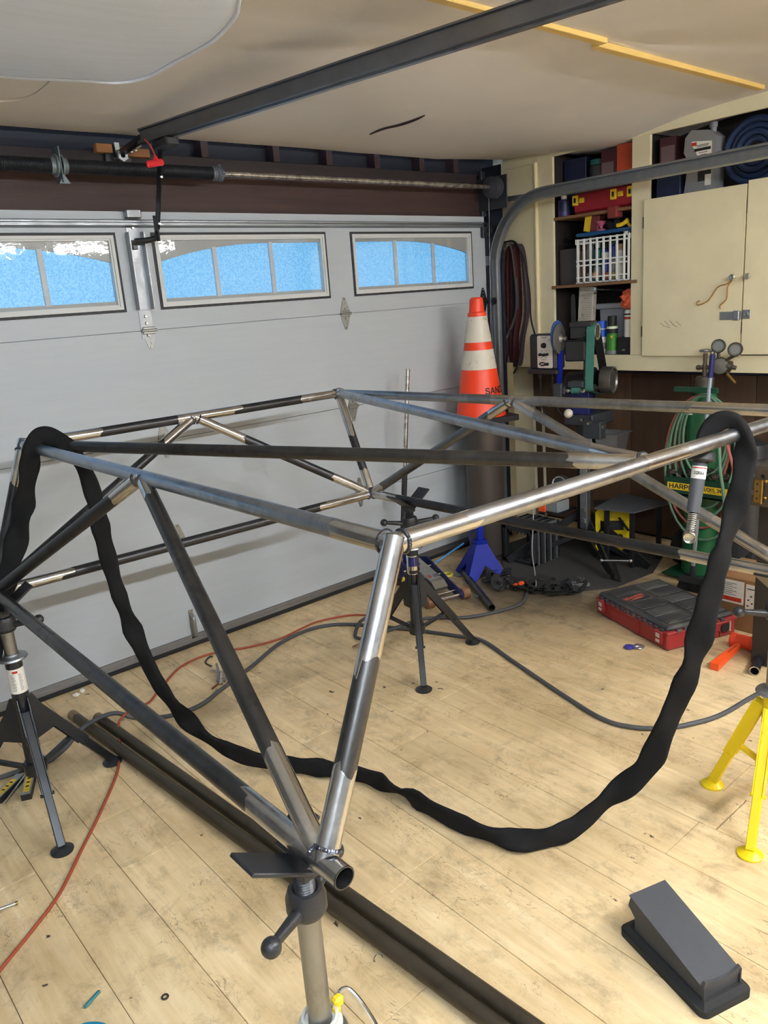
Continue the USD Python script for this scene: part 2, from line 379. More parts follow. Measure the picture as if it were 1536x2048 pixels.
def sheet(xs, ys, zf, t=0.004, keep=None):
    X, Y = np.meshgrid(xs, ys, indexing='ij'); Z = zf(X, Y); n, m = X.shape
    top = np.stack([X, Y, Z + t], -1).reshape(-1, 3); bot = np.stack([X, Y, Z], -1).reshape(-1, 3)
    i, j = np.meshgrid(np.arange(n - 1), np.arange(m - 1), indexing='ij'); a = (i * m + j).ravel()
    q = np.stack([a, a + m, a + m + 1, a + 1], 1)
    if keep is not None:
        c = top[q].mean(1); q = q[keep(c[:, 0], c[:, 1])]
    f = np.vstack([q[:, [0, 1, 2]], q[:, [0, 2, 3]]])
    return trimesh.Trimesh(np.vstack([bot, top]), np.vstack([f[:, ::-1], f + len(bot)]), process=False)
CLOTH = mat('ceiling_cloth', s(222, 216, 210), 0.85, var=0.05, scale=2.2, bump=0.16, bscale=420, sheen_weight=0.1)
ce = struct('ceiling')
part(ce, 'cloth', sheet(np.linspace(-1.4, 4.6, 121), np.linspace(-2.35, 3.585, 119), zc), CLOTH, smooth=True)
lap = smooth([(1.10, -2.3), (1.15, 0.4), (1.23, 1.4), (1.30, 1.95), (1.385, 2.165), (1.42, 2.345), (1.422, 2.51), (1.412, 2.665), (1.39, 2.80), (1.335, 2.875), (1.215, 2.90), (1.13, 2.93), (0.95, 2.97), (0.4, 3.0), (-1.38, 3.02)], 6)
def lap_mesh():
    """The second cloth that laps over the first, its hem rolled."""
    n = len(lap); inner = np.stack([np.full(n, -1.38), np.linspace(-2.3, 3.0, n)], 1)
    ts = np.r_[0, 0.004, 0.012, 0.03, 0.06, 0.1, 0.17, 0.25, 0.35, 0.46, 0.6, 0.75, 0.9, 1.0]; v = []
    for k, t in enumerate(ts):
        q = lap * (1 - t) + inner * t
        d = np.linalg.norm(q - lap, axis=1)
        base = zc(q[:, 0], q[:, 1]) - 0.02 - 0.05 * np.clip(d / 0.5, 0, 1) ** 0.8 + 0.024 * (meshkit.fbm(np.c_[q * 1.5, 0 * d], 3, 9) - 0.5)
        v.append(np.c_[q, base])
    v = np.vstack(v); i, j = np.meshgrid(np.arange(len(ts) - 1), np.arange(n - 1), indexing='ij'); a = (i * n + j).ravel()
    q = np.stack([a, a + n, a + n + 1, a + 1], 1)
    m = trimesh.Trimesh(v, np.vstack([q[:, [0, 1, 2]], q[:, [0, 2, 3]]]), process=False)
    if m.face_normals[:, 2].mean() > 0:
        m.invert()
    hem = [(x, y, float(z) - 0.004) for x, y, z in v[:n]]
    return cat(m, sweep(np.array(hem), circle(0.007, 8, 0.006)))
part(ce, 'overlapping_cloth', lap_mesh(), mat('ceiling_cloth_grey', s(226, 234, 250), 0.85, var=0.04, scale=2, bump=0.2, bscale=60, stretch=(1.2, 12, 1)), smooth=50)  # greyish-lavender cloth, with bluish lens haze painted into its colour
hem2 = [(x, y, float(zc(x, y)) - 0.003) for x, y in smooth([(1.087, 2.88), (1.14, 3.0), (1.145, 3.11), (1.12, 3.22), (1.036, 3.285), (0.9, 3.31), (0.5, 3.33)], 5)]
part(ce, 'hem', sweep(np.array(hem2), circle(0.006, 7)), CLOTH, smooth=True)
tp = smooth([(2.775, 3.226), (2.76, 3.1), (2.775, 3.0), (2.76, 2.88), (2.736, 2.787)], 6)
def tear():
    n = len(tp); w = 0.016 * np.sin(np.linspace(0, PI, n)) ** 0.8 + 0.0008
    L = [(p[0] - ww, p[1], float(zc(p[0] - ww, p[1])) - 0.002) for p, ww in zip(tp, w)]; R = [(p[0] + ww * 0.5, p[1], float(zc(p[0] + ww, p[1])) - 0.006) for p, ww in zip(tp, w)]
    v = np.array(L + R); i = np.arange(n - 1)
    return trimesh.Trimesh(v, np.vstack([np.stack([i, i + n, i + 1], 1), np.stack([i + 1, i + n, i + n + 1], 1)]), process=False)
part(ce, 'tear', tear(), mat('dark_tear', s(52, 34, 36), 0.9), smooth=False, label='dark slit torn in the ceiling cloth')
BATTEN = mat('yellow_batten_wood', s(222, 188, 112), 0.5, var=0.12, scale=3, stretch=(2, 9, 9))
zb = lambda x: float(zc(x, 1.82)) - 0.006
t1 = struct('trim_1')
part(t1, 'batten', bar((1.2, 1.79, zb(1.4)), (2.705, 1.822, zb(2.6)), 0.034, 0.024, b=0.002), BATTEN)
part(t1, 'batten', bar((2.7, 1.852, zb(2.75) - 0.006), (4.06, 1.872, zb(3.9)), 0.036, 0.022, b=0.002), BATTEN)

# ---------------------------------------------------------------- lamps over the work space and an added fill, behind the camera
def strip_lamp(x0, x1, y, z, strength, col, label):
    t = thing('ceiling_lamp', label, 'lamp', ((x0 + x1) / 2, y, z))
    part(t, 'housing', slab(x0, x1, y - 0.025, y + 0.025, z + 0.03, z + 0.06, 0.004), WHITE)
    part(t, 'diffuser', slab(x0 + 0.01, x1 - 0.01, y - 0.03, y + 0.03, z + 0.004, z + 0.03, 0.008), emit('lamp_glow' + str(len(_count)), col, strength))
strip_lamp(2.75, 3.95, -0.75, 2.34, LAMP_WARM, (1.0, 0.98, 0.95), 'warm white strip lamp under the cloth nearest the cabinet wall')
strip_lamp(1.2, 2.4, -0.7, 2.34, LAMP_COOL, (0.95, 0.98, 1.0), 'neutral strip lamp under the cloth in the middle of the garage')
strip_lamp(-0.95, 0.25, -0.5, 2.30, FILL_LEFT, (0.78, 0.9, 1.0), 'added cool white fill light under the cloth at the left')  # unseen fixture added as general fill for the left side and tubes

# ---------------------------------------------------------------- garage door
DY = 3.556
d1 = struct('door_1')
WIN = [(-0.652, 0.343, 'rise'), (0.521, 1.516, 'fall'), (1.693, 2.688, 'rise'), (2.865, 3.839, 'fall')]
WZ0, WZ1 = 1.699, 2.036
def xz(poly, y0, depth):          # a polygon in (x, z), thick from y0 towards +y
    return prism(poly, depth, (0, y0 + depth, 0), (1, 0, 0), (0, 0, 1))
zs = [0.062, 0.573, 1.087, 1.606, 2.131]
for i in range(4):
    p = sg.box(-0.915, zs[i] + 0.0015, 3.968, zs[i + 1] - 0.0015)
    if i == 3:
        for a, b, _ in WIN:
            p = p.difference(sg.box(a, WZ0, b, WZ1))
    m = xz(p, DY, 0.045)
    part(d1, 'section', m, WHITE, smooth=False)
GASK = mat('dark_window_gasket', s(46, 48, 52), 0.6)
FRAME = mat('window_frame_white', s(208, 210, 210), 0.45, var=0.05, scale=20)
SPAN = mat('window_grille_grey', s(176, 174, 168), 0.5, col2=s(90, 84, 76), fac=(0.68, 0.85), scale=30)
PANE = usdkit.material(stage, '/World/Looks/frosted_glass', {
    'g': ('geometry', {}), 'n': ('noise_texture', {'scale': 130.0, 'detail': 2.0}), 'cr': ('rgb_ramp', {'ramp': [(0.35, (0.40, 0.75, 0.95)), (0.62, (0.66, 0.95, 1.0))]}),
    'r': ('refraction_bsdf', {'IOR': 1.3, 'roughness': 0.3}), 't': ('translucent_bsdf', {}), 'mx': ('mix_closure', {'fac': 0.3})},
    [('g.position', 'n.vector'), ('n.fac', 'cr.fac'), ('cr.color', 'r.color'), ('cr.color', 't.color'), ('r.BSDF', 'mx.closure1'), ('t.BSDF', 'mx.closure2')], surface='mx.closure')
CLEAR = usdkit.material(stage, '/World/Looks/window_glass', {
    'g': ('geometry', {}), 'n': ('noise_texture', {'scale': 34.0, 'detail': 2.0}), 'b': ('bump', {'strength': 0.08, 'distance': 0.003}),
    't': ('transparent_bsdf', {'color': (0.97, 0.985, 1.0)}), 'gl': ('glossy_bsdf', {'roughness': 0.03, 'color': (1, 1, 1)}), 'f': ('layer_weight', {'blend': 0.5}), 'pw': ('math', {'math_type': 'power', 'value2': 4.0}), 'ma': ('math', {'math_type': 'multiply_add', 'value2': 0.7, 'value3': 0.05}), 'm2': ('mix_closure', {})},
    [('g.position', 'n.vector'), ('n.fac', 'b.height'), ('b.normal', 'gl.normal'), ('f.facing', 'pw.value1'), ('pw.value', 'ma.value1'), ('ma.value', 'm2.fac'), ('t.BSDF', 'm2.closure1'), ('gl.BSDF', 'm2.closure2')], surface='m2.closure')
for wi, (a, b, kind) in enumerate(WIN):
    w = struct(f'window_{wi + 1}')
    fr = lambda e0, e1: sg.box(a + e0, WZ0 + e0, b - e0, WZ1 - e0).difference(sg.box(a + e1, WZ0 + e1, b - e1, WZ1 - e1))
    part(w, 'gasket', xz(fr(-0.004, 0.008), DY - 0.004, 0.03), GASK, smooth=False)
    part(w, 'frame', cat(xz(fr(0.008, 0.022), DY - 0.008, 0.04), xz(fr(0.022, 0.03), DY - 0.002, 0.035)), FRAME, smooth=False)
    o0, o1 = a + 0.037, b - 0.024
    z0, z1, zl = 1.745, 1.989, 1.912
    t = np.linspace(0, 1, 24); xs = o0 + (o1 - o0) * t
    u = np.clip(t / 0.62, 0, 1) if kind == 'rise' else np.clip((1 - t) / 0.62, 0, 1)
    zz = zl + (z1 - zl) * (1 - (1 - u) ** 2.0)
    arch = sg.Polygon([(o0, z0), (o1, z0)] + [(x, z) for x, z in zip(xs[::-1], zz[::-1])])
    part(w, 'arched_grille', xz(sg.box(a + 0.024, WZ0 + 0.024, b - 0.024, WZ1 - 0.024).difference(arch), DY + 0.012, 0.012), SPAN, smooth=False)
    f1, f2 = (0.306, 0.657) if kind == 'rise' else (0.330, 0.669)
    for f in (f1, f2):
        xm = o0 + (o1 - o0) * f
        part(w, 'muntin', slab(xm - 0.012, xm + 0.012, DY + 0.011, DY + 0.024, z0 - 0.006, float(np.interp(xm, xs, zz)) + 0.006, 0.002), FRAME, smooth=False)
    cuts = [o0] + [o0 + (o1 - o0) * f for f in (f1, f2)] + [o1]
    for i in range(3):
        pc = arch.buffer(0.004).intersection(sg.box(cuts[i], 1.7, cuts[i + 1], 2.03))
        part(w, 'pane', xz(pc, DY + 0.026, 0.004), PANE, smooth=False)
    part(w, 'glass', xz(sg.box(a + 0.02, WZ0 + 0.02, b - 0.02, WZ1 - 0.02), DY + 0.006, 0.002), CLEAR, smooth=False)
# strut along the top, bottom rail and seal
hat = [(-0.018, 0), (-0.018, 0.004), (-0.010, 0.03), (-0.004, 0.03), (-0.002, 0.018), (0.002, 0.018), (0.004, 0.03), (0.010, 0.03), (0.018, 0.004), (0.018, 0)]
part(d1, 'strut', sweep(np.array([(-0.9, DY, 2.078), (3.955, DY, 2.078)]), hat, (0, -1, 0)), GALV, smooth=20)
for zz_ in zs[1:4]:
    part(d1, 'joint_lip', slab(-0.9, 3.955, DY + 0.012, DY + 0.040, zz_ - 0.012, zz_ + 0.012), WHITE)  # strip added behind each seam to block daylight leaking through the gap
part(d1, 'bottom_rail', cat(slab(-0.915, 3.968, DY - 0.004, DY + 0.049, 0.02, 0.062, 0.002), slab(-0.915, 3.968, DY - 0.008, DY, 0.036, 0.044, 0.001)), mat('aluminium_rail', s(150, 152, 156), 0.45, 0.9, var=0.1, scale=10))
part(d1, 'bottom_seal', slab(-0.915, 3.968, DY - 0.012, DY + 0.05, 0.0, 0.022, 0.006), RUBBER)
HINGE = mat('hinge_steel', s(168, 170, 168), 0.42, 0.85, var=0.12, scale=40)
def hinge(x, z, m=HINGE, leafs=(1, 1)):
    h = part(d1, 'hinge', prism([(-0.034, -0.006), (0.034, -0.006), (0.034, 0.006), (-0.034, 0.006)], 0.003, (x, DY - 0.0005, z), (1, 0, 0), (0, 0, 1)), m, smooth=False)
    for sgn, on in zip((1, -1), leafs):
        if on:
            d = sg.Polygon([(-0.033, 0.004), (0.033, 0.004), (0.03, 0.024), (0.008, 0.088), (-0.008, 0.088), (-0.03, 0.024)]).difference(sg.Point(0.0, 0.058).buffer(0.0045)).difference(sg.Point(0.0, 0.036).buffer(0.004))
            part(h, 'leaf', put(trimesh.creation.extrude_polygon(d, 0.003, engine='earcut'), (x, DY - 0.0005, z), (sgn, 0, 0), (0, 0, sgn)), m, smooth=False)
            for bz in (0.026, 0.078):
                part(h, 'bolt', cyl((x, DY - 0.003, z + sgn * bz), (x, DY - 0.008, z + sgn * bz), 0.006, 0.004, 8), STEEL)
    part(h, 'knuckle', cat(cyl((x - 0.036, DY - 0.012, z), (x + 0.036, DY - 0.012, z), 0.007, n=10), slab(x - 0.032, x + 0.032, DY - 0.012, DY - 0.003, z - 0.016, z + 0.016, 0.003)), m)
for z in (1.087, 0.573):
    hinge(1.61, z); hinge(2.783, z); hinge(0.44, z)
hinge(2.783, 1.606); hinge(0.44, 1.606)
hinge(1.612, 1.606, leafs=(0, 1))
BH = mat('black_hinge', s(50, 52, 56), 0.4, 0.6)
for z in (1.606, 1.087, 0.573):
    hinge(3.93, z, BH)
br = part(d1, 'arm_bracket', cat(slab(1.575, 1.635, DY - 0.004, DY, 1.57, 2.131), slab(1.567, 1.573, DY - 0.042, DY - 0.002, 1.70, 2.04), slab(1.637, 1.643, DY - 0.042, DY - 0.002, 1.70, 2.04), slab(1.57, 1.64, DY - 0.008, DY - 0.003, 1.70, 2.04), slab(1.573, 1.643, DY - 0.036, DY - 0.004, 2.098, 2.135, 0.004)), GALV, smooth=False)
for z in (1.585, 1.64, 1.67, 2.06, 2.115):
    part(br, 'bolt', cyl((1.605, DY - 0.003, z), (1.605, DY - 0.012, z), 0.008, 0.006, 8), STEEL)
part(br, 'carriage_pin', slab(1.588, 1.612, DY - 0.02, DY - 0.004, 1.965, 1.985, 0.002), BLACK)
hp = part(d1, 'lift_handle', cat(slab(1.60, 1.626, DY - 0.004, DY, 0.035, 0.20, 0.001), cord([(1.613, DY - 0.002, 0.055), (1.613, DY - 0.03, 0.07), (1.613, DY - 0.032, 0.115), (1.613, DY - 0.03, 0.16), (1.613, DY - 0.002, 0.178)], 0.009)), HINGE)
part(d1, 'lock_knob', lathe([(0, 0), (0.022, 0), (0.025, 0.008), (0.014, 0.02), (0, 0.022)], (0.872, DY, 1.485), (0, -1, 0)), BLACK)

# ================================================================ DOOR HARDWARE
SX, SY, SZ = 1.27, 3.42, 2.282
CONEG = mat('cone_cast_grey', s(112, 124, 128), 0.5, 0.5, var=0.12, scale=40)
ts = thing('torsion_spring_shaft', 'dark torsion spring with steel shaft across the header above the garage door', 'spring shaft', (1.6, SY, SZ))
part(ts, 'shaft', cyl((0.0, SY, SZ), (3.98, SY, SZ), 0.0125, n=16), STEEL)
def helix(x0, x1, r, wr, pitch=0.0052, k=10):
    n = int((x1 - x0) / pitch * k); t = np.arange(n) / k * 2 * PI
    return sweep(np.stack([np.linspace(x0, x1, n), SY + r * np.cos(t), SZ + r * np.sin(t)], 1), circle(wr, 5), (1, 0, 0))
SPRING = mat('spring_steel_black', s(42, 44, 50), 0.4, 0.6, var=0.2, scale=30)
part(ts, 'spring', helix(0.55, 1.238, 0.026, 0.0032), SPRING, smooth=True)
part(ts, 'spring', helix(1.30, 1.985, 0.026, 0.0032), SPRING, smooth=True)
part(ts, 'centre_bracket', cat(slab(1.266, 1.272, 3.385, 3.455, 2.215, 2.352, 0.002), prism([(1.255, 2.212), (1.30, 2.212), (1.276, 2.25)], 0.004, (0, 3.40, 0), (1, 0, 0), (0, 0, 1))), CONEG)
for x, d in ((1.262, -1), (1.276, 1)):
    part(ts, 'stationary_cone', lathe([(0.013, 0), (0.044, 0), (0.044, 0.008), (0.034, 0.012), (0.031, 0.026), (0.013, 0.026)], (x, SY, SZ), (d, 0, 0)), CONEG)
part(ts, 'winding_cone', cat(lathe([(0.013, 0), (0.03, 0), (0.033, 0.01), (0.029, 0.014), (0.033, 0.02), (0.029, 0.026), (0.034, 0.032), (0.036, 0.05), (0.022, 0.056), (0.013, 0.056)], (1.965, SY, SZ), (1, 0, 0)), box((2.012, SY - 0.033, SZ), (0.02, 0.014, 0.014), 0.003), box((2.012, SY, SZ + 0.033), (0.02, 0.014, 0.014), 0.003)), mat('cone_grey', s(98, 104, 116), 0.45, 0.5))
part(ts, 'cable_drum', lathe([(0.013, 0), (0.03, 0), (0.03, 0.01), (0.062, 0.012), (0.062, 0.018), (0.052, 0.022), (0.05, 0.055), (0.064, 0.06), (0.064, 0.066), (0.013, 0.068)], (3.87, SY, SZ), (1, 0, 0)), mat('drum_grey', s(96, 100, 108), 0.45, 0.7))
part(ts, 'end_bracket', cat(slab(3.955, 3.961, 3.35, 3.6, 2.16, 2.35, 0.002), slab(3.961, 4.05, 3.56, 3.585, 2.13, 2.40, 0.003)), mat('bracket_dark', s(74, 78, 86), 0.45, 0.6))
part(ts, 'lift_cable', cyl((3.925, SY + 0.05, SZ), (3.93, 3.535, 0.1), 0.0016, n=5), STEEL)

TX = 3.992
def track_path():
    R, zt, yv = 0.40, 2.208, 3.49
    a = np.linspace(0, PI / 2, 14)
    return np.vstack([[(TX, yv, 0.02)], np.stack([0 * a + TX, yv - R + R * np.cos(a), zt - R + R * np.sin(a)], 1), [(TX, 1.0, zt + 0.0)]])
chan = [(0.0, -0.036), (0.0, 0.036), (-0.012, 0.036), (-0.03, 0.03), (-0.03, 0.022), (-0.027, 0.022), (-0.027, 0.028), (-0.011, 0.033), (-0.003, 0.033), (-0.003, -0.033), (-0.011, -0.033), (-0.027, -0.028), (-0.027, -0.022), (-0.03, -0.022), (-0.03, -0.03), (-0.012, -0.036)]
tr = thing('door_track', 'curved galvanised steel door track running from the floor up and back along the cabinets', 'door track', (TX, 3.49, 0))
part(tr, 'rail', sweep(track_path(), chan, (0, -1, 0)), mat('track_zinc', s(150, 154, 158), 0.4, 0.85, var=0.14, scale=14), smooth=25)
part(tr, 'angle_iron', cat(slab(TX + 0.004, TX + 0.008, 3.43, 3.58, 0.02, 2.42), slab(TX + 0.004, TX + 0.075, 3.576, 3.584, 0.02, 2.42)), mat('angle_dark', s(58, 62, 76), 0.42, 0.7, var=0.15), smooth=False)
part(tr, 'top_brace', bar((TX + 0.014, 3.55, 2.215), (TX + 0.014, 3.06, 2.205), 0.012, 0.03), GALV)
for y, z in ((3.49, 1.86), (3.49, 1.2), (3.49, 0.55)):
    part(tr, 'bracket', slab(TX - 0.002, TX + 0.006, y - 0.03, y + 0.09, z - 0.03, z + 0.03, 0.002), GALV)
for y in (3.0, 2.62):
    part(tr, 'bolt', cyl((TX - 0.003, y, 2.208), (TX - 0.009, y, 2.208), 0.007, n=8), STEEL)
part(tr, 'roller_holder', cat(slab(3.925, 3.985, DY - 0.03, DY - 0.004, 2.0, 2.09, 0.003), cyl((3.94, 3.50, 2.045), (3.975, 3.50, 2.045), 0.006), lathe([(0.006, 0), (0.022, 0), (0.022, 0.012), (0.006, 0.014)], (3.966, 3.50, 2.045), (1, 0, 0))), mat('roller_dark', s(60, 64, 70), 0.45, 0.6))
for z in (1.606, 1.087, 0.573):
    part(tr, 'roller', cat(cyl((3.94, 3.51, z), (3.975, 3.505, z), 0.006), lathe([(0.006, 0), (0.022, 0), (0.022, 0.012), (0.006, 0.014)], (3.966, 3.505, z), (1, 0, 0))), _mats['roller_dark'])

RA, RB = V(1.61, 3.33, 2.395), V(1.965, 0.35, 2.335)
op = thing('opener_rail', 'long steel opener rail running back under the cloth from the door header', 'door opener rail', RA)
rd = unit(RB - RA); rs = unit(np.cross(rd, (0, 0, 1)))
prof = [(-0.03, -0.03), (0.03, -0.03), (0.03, -0.022), (0.012, -0.018), (0.012, 0.022), (0.022, 0.024), (0.022, 0.03), (-0.022, 0.03), (-0.022, 0.024), (-0.012, 0.022), (-0.012, -0.018), (-0.03, -0.022)]
part(op, 'rail', sweep(np.array([RA, (RA + RB) / 2, RB]), prof, (0, 0, 1)), mat('rail_steel', s(120, 124, 132), 0.34, 0.9, var=0.12, scale=12), smooth=False)
part(op, 'groove_lip', sweep(np.array([RA + (0, 0, -0.03), RB + (0, 0, -0.03)]), [(-0.008, -0.006), (0.008, -0.006), (0.008, 0.001), (-0.008, 0.001)]), GALV, smooth=False)
part(op, 'header_bracket', cat(bar(RA, (1.60, 3.58, 2.365), 0.03, 0.02), slab(1.54, 1.66, 3.575, 3.586, 2.31, 2.41, 0.002)), BLACK)
part(op, 'trolley', box(RA + rd * 0.16 + (0, 0, -0.05), (0.06, 0.13, 0.035), 0.006), BLACKM)
tz = RA + rd * 0.12 + (0, 0, -0.06)
arm = part(op, 'door_arm', cat(bar(tz, (1.682, 3.46, 2.05), 0.006, 0.03, (0, 1, 0)), bar((1.675, 3.455, 2.10), (1.684, 3.475, 1.995), 0.008, 0.03, (0, 1, 0)), cord([(1.682, 3.465, 2.03), (1.676, 3.485, 2.008), (1.64, 3.50, 2.0), (1.59, 3.515, 1.998)], 0.013, n=8)), BLACK)
for q in (0.35, 0.95):
    b0 = tz + (V(1.682, 3.46, 2.05) - tz) * q
    part(arm, 'bolt', cyl(b0 + (0, -0.012, 0), b0 + (0, -0.022, 0), 0.006, n=8), STEEL)
rc = V(1.555, 3.14, 2.262)
rh = thing('release_handle', 'red T-shaped emergency release handle hanging on a red cord from the opener rail', 'handle', rc)
part(rh, 'grip', cat(bar(rc + V(-0.042, -0.012, -0.012), rc + V(0.042, 0.012, 0.006), 0.018, 0.026, b=0.006), lathe([(0.016, 0), (0.005, 0.022), (0, 0.022)], rc + V(0.005, 0, 0.004))), mat('red_handle', s(224, 44, 52), 0.4), smooth=40)
part(rh, 'cord', cord([rc + V(0.005, 0, 0.02), rc + V(0, 0.015, 0.06), rc + V(-0.006, 0.05, 0.095)], 0.003), mat('red_cord', s(190, 60, 60), 0.7))
cl = thing('header_cleat', 'two short tan wood blocks with metal fittings screwed to the dark header', 'wood block', (1.6, 3.57, 2.36))
WOOD = mat('tan_wood', s(170, 116, 70), 0.6, var=0.15, scale=5, stretch=(2, 8, 8))
part(cl, 'block', slab(1.50, 1.572, 3.56, 3.599, 2.372, 2.408, 0.002), WOOD)
part(cl, 'block', slab(1.64, 1.745, 3.56, 3.599, 2.362, 2.398, 0.002), WOOD)
part(cl, 'nut', cat(lathe([(0.012, 0), (0.026, 0), (0.026, 0.02), (0.012, 0.02), (0.012, 0)], (1.60, 3.545, 2.358), (0, -1, 0), 6), bar((1.592, 3.56, 2.37), (1.592, 3.56, 2.415), 0.022, 0.006, (0, 1, 0))), GALV)
part(cl, 'clip', cat(bar((1.625, 3.53, 2.37), (1.68, 3.50, 2.395), 0.014, 0.006), cyl((1.64, 3.56, 2.378), (1.64, 3.52, 2.378), 0.008), cyl((1.66, 3.56, 2.383), (1.66, 3.52, 2.383), 0.007)), STEEL)

# ================================================================ TUBE CHASSIS
P = dict(B=(0.853, 1.006, 1.245), L=(0.825, 3.040, 1.245), F=(2.292, 3.032, 1.245), P=(2.485, 0.960, 1.245),
         A=(0.5815, 0.9155, 0.79), M=(0.585, 2.825, 0.79), J=(2.243, 2.778, 0.79), N=(2.295, 0.848, 0.79))
P = {k: V(*v) for k, v in P.items()}
lerp = lambda a, b, t: P[a] + (P[b] - P[a]) * t
P['C'], P['E'], P['G'], P['H'] = lerp('B', 'L', 0.503), lerp('B', 'P', 0.485), lerp('L', 'F', 0.475), lerp('F', 'P', 0.485)
P['MA0'] = P['A'] + unit(P['A'] - P['M']) * 0.052

def steel(name, col, rough, tint=None, metal=1.0, var=0.2):
    n = {'g': ('geometry', {}), 'n': ('noise_texture', {'scale': 7.0, 'detail': 8.0, 'roughness': 0.65}), 'f': ('noise_texture', {'scale': 160.0, 'detail': 3.0}),
         'r': ('rgb_ramp', {'ramp': [(0.3, tuple(np.array(col) * (1 - var))), (0.7, tuple(np.clip(np.array(col) * (1 + var), 0, 1)))]}),
         'q': ('map_range', {'from_min': 0.3, 'from_max': 0.7, 'to_min': rough * 0.75, 'to_max': rough * 1.3}), 'b': ('bump', {'strength': 0.06, 'distance': 0.002}),
         'p': ('principled_bsdf', {'metallic': metal, 'roughness': rough})}
    l = [('g.position', 'n.vector'), ('g.position', 'f.vector'), ('n.fac', 'r.fac'), ('n.fac', 'q.value'), ('q.result', 'p.roughness'), ('f.fac', 'b.height'), ('b.normal', 'p.normal')]
    if tint:
        n['t'] = ('noise_texture', {'scale': 5.0, 'detail': 2.0}); n['tr'] = ('rgb_ramp', {'ramp': tint}); n['m'] = ('mix', {'mix_type': 'multiply', 'fac': 1.0})
        l += [('g.position', 't.vector'), ('t.fac', 'tr.fac'), ('r.color', 'm.color1'), ('tr.color', 'm.color2'), ('m.color', 'p.base_color')]
    else:
        l.append(('r.color', 'p.base_color'))
    return usdkit.material(stage, '/World/Looks/' + name, n, l, surface='p.BSDF')
MILL = steel('mill_scale_steel', (0.085, 0.081, 0.078), 0.34, metal=0.85, var=0.14)
MILL2 = steel('dark_mill_scale_steel', (0.055, 0.056, 0.060), 0.36, metal=0.8, var=0.14)
GREY = steel('wiped_grey_steel', (0.36, 0.375, 0.40), 0.34, var=0.08)
GREYB = steel('blue_grey_steel', (0.37, 0.395, 0.435), 0.34, var=0.08)
GROUND = steel('ground_bright_steel', (0.60, 0.60, 0.60), 0.2, tint=[(0.3, (0.8, 0.82, 0.9)), (0.45, (1, 1, 1)), (0.65, (1, 0.97, 0.92)), (0.78, (0.95, 0.86, 0.72))])
HEAT = steel('heat_blued_weld', (0.15, 0.15, 0.165), 0.3, tint=[(0.3, (0.65, 0.75, 1.0)), (0.5, (0.85, 0.84, 0.85)), (0.65, (1.0, 0.82, 0.64))], var=0.35)

ch = thing('tube_chassis', 'welded black and bare steel tube frame propped on pipe stands', 'tube frame', (1.5, 1.9, 0.79))
def shell(p, d, r, ln, seed, dirn=1):
    """A ground band round a tube from p along d, its far edge ragged."""
    rg = random.Random(seed); n = 40
    z = unit(d); x = unit(np.cross(z, (0, 0, 1) if abs(z[2]) < 0.95 else (1, 0, 0))); y = np.cross(z, x)
    steps = [rg.uniform(-0.35, 0.1) for _ in range(4)]; w = [rg.uniform(0.6, 1.6) for _ in range(4)]; edges = np.cumsum(w) / sum(w) * n
    v, f = [], []
    for i in range(n):
        a = 2 * PI * i / n; k = int(np.searchsorted(edges, i + 0.5)) % 4
        e = ln * (1 + steps[k] * 0.5) + 0.006 * math.sin(a * 3 + seed) + 0.002 * rg.random()
        for t, q in ((0, r), (e * 0.97, r), (e, r - 0.0009)):
            v.append(p + z * t + (x * math.cos(a) + y * math.sin(a)) * q)
    for i in range(n):
        j = (i + 1) % n
        for k in range(2):
            f += [(i * 3 + k, j * 3 + k, j * 3 + k + 1), (i * 3 + k, j * 3 + k + 1, i * 3 + k + 1)]
    m = trimesh.Trimesh(np.array(v), np.array(f), process=False)
    return m
def bead(p, d, r, seed):
    """A weld bead: overlapping ripples round the end of a tube."""
    n = 64; z = unit(d); x = unit(np.cross(z, (0, 0, 1) if abs(z[2]) < 0.95 else (1, 0, 0))); y = np.cross(z, x)
    t = np.linspace(0, 2 * PI, n, endpoint=False); rr = r + 0.0006 + 0.0009 * np.abs(np.sin(t * 13 + seed))
    path = np.array([p + (x * math.cos(a) + y * math.sin(a)) * q for a, q in zip(t, rr)])
    return sweep(path, circle(0.0032, 7), z, closed=True, scale=1 + 0.25 * np.abs(np.sin(t * 13 + seed)))
TR = 0.0194
def member(a, b, m, r=TR, g0=0.14, g1=0.14, seed=0, over=(0, 0), label=None, weld=(1, 1)):
    p, q = P[a] if isinstance(a, str) else a, P[b] if isinstance(b, str) else b
    d = unit(q - p); p, q = p - d * over[0], q + d * over[1]
    t = part(ch, 'tube', pipe(p, q, r, 0.0024, 28), m, label=label)
    for end, dd, g, ov, wd, k in ((p, d, g0, over[0], weld[0], 1), (q, -d, g1, over[1], weld[1], 2)):
        if g:
            part(t, 'ground_end', shell(end + dd * 0.001, dd, r + 0.0005, g + ov, seed * 7 + k), GROUND, smooth=40)
        if wd:
            part(t, 'weld_bead', bead(end + dd * (ov + r * 0.95 + 0.003), dd, r, seed + k), HEAT, smooth=40)
    return t
member('L', 'B', GREYB, seed=1, g0=0.05, g1=0.19)
member('B', 'P', GREY, seed=2, g0=0.2, g1=0.26)
member('L', 'F', MILL2, seed=3, g0=0.28, g1=0.22)
member('F', 'P', GREY, seed=4, g0=0.0, g1=0.42)
member('L', 'E', MILL, seed=5, g0=0.0, g1=0.2)
member('F', 'E', GREYB, seed=6, g0=0.0, g1=0.2)
member('A', 'B', MILL, r=0.0202, seed=7, g0=0.16, g1=0.24, over=(0, 0.014), weld=(1, 0))
member('C', 'A', MILL, seed=8, g0=0.12, g1=0.24)
member('MA0', 'M', MILL, r=0.0198, seed=9, g0=0.30, g1=0.0, weld=(0, 1))
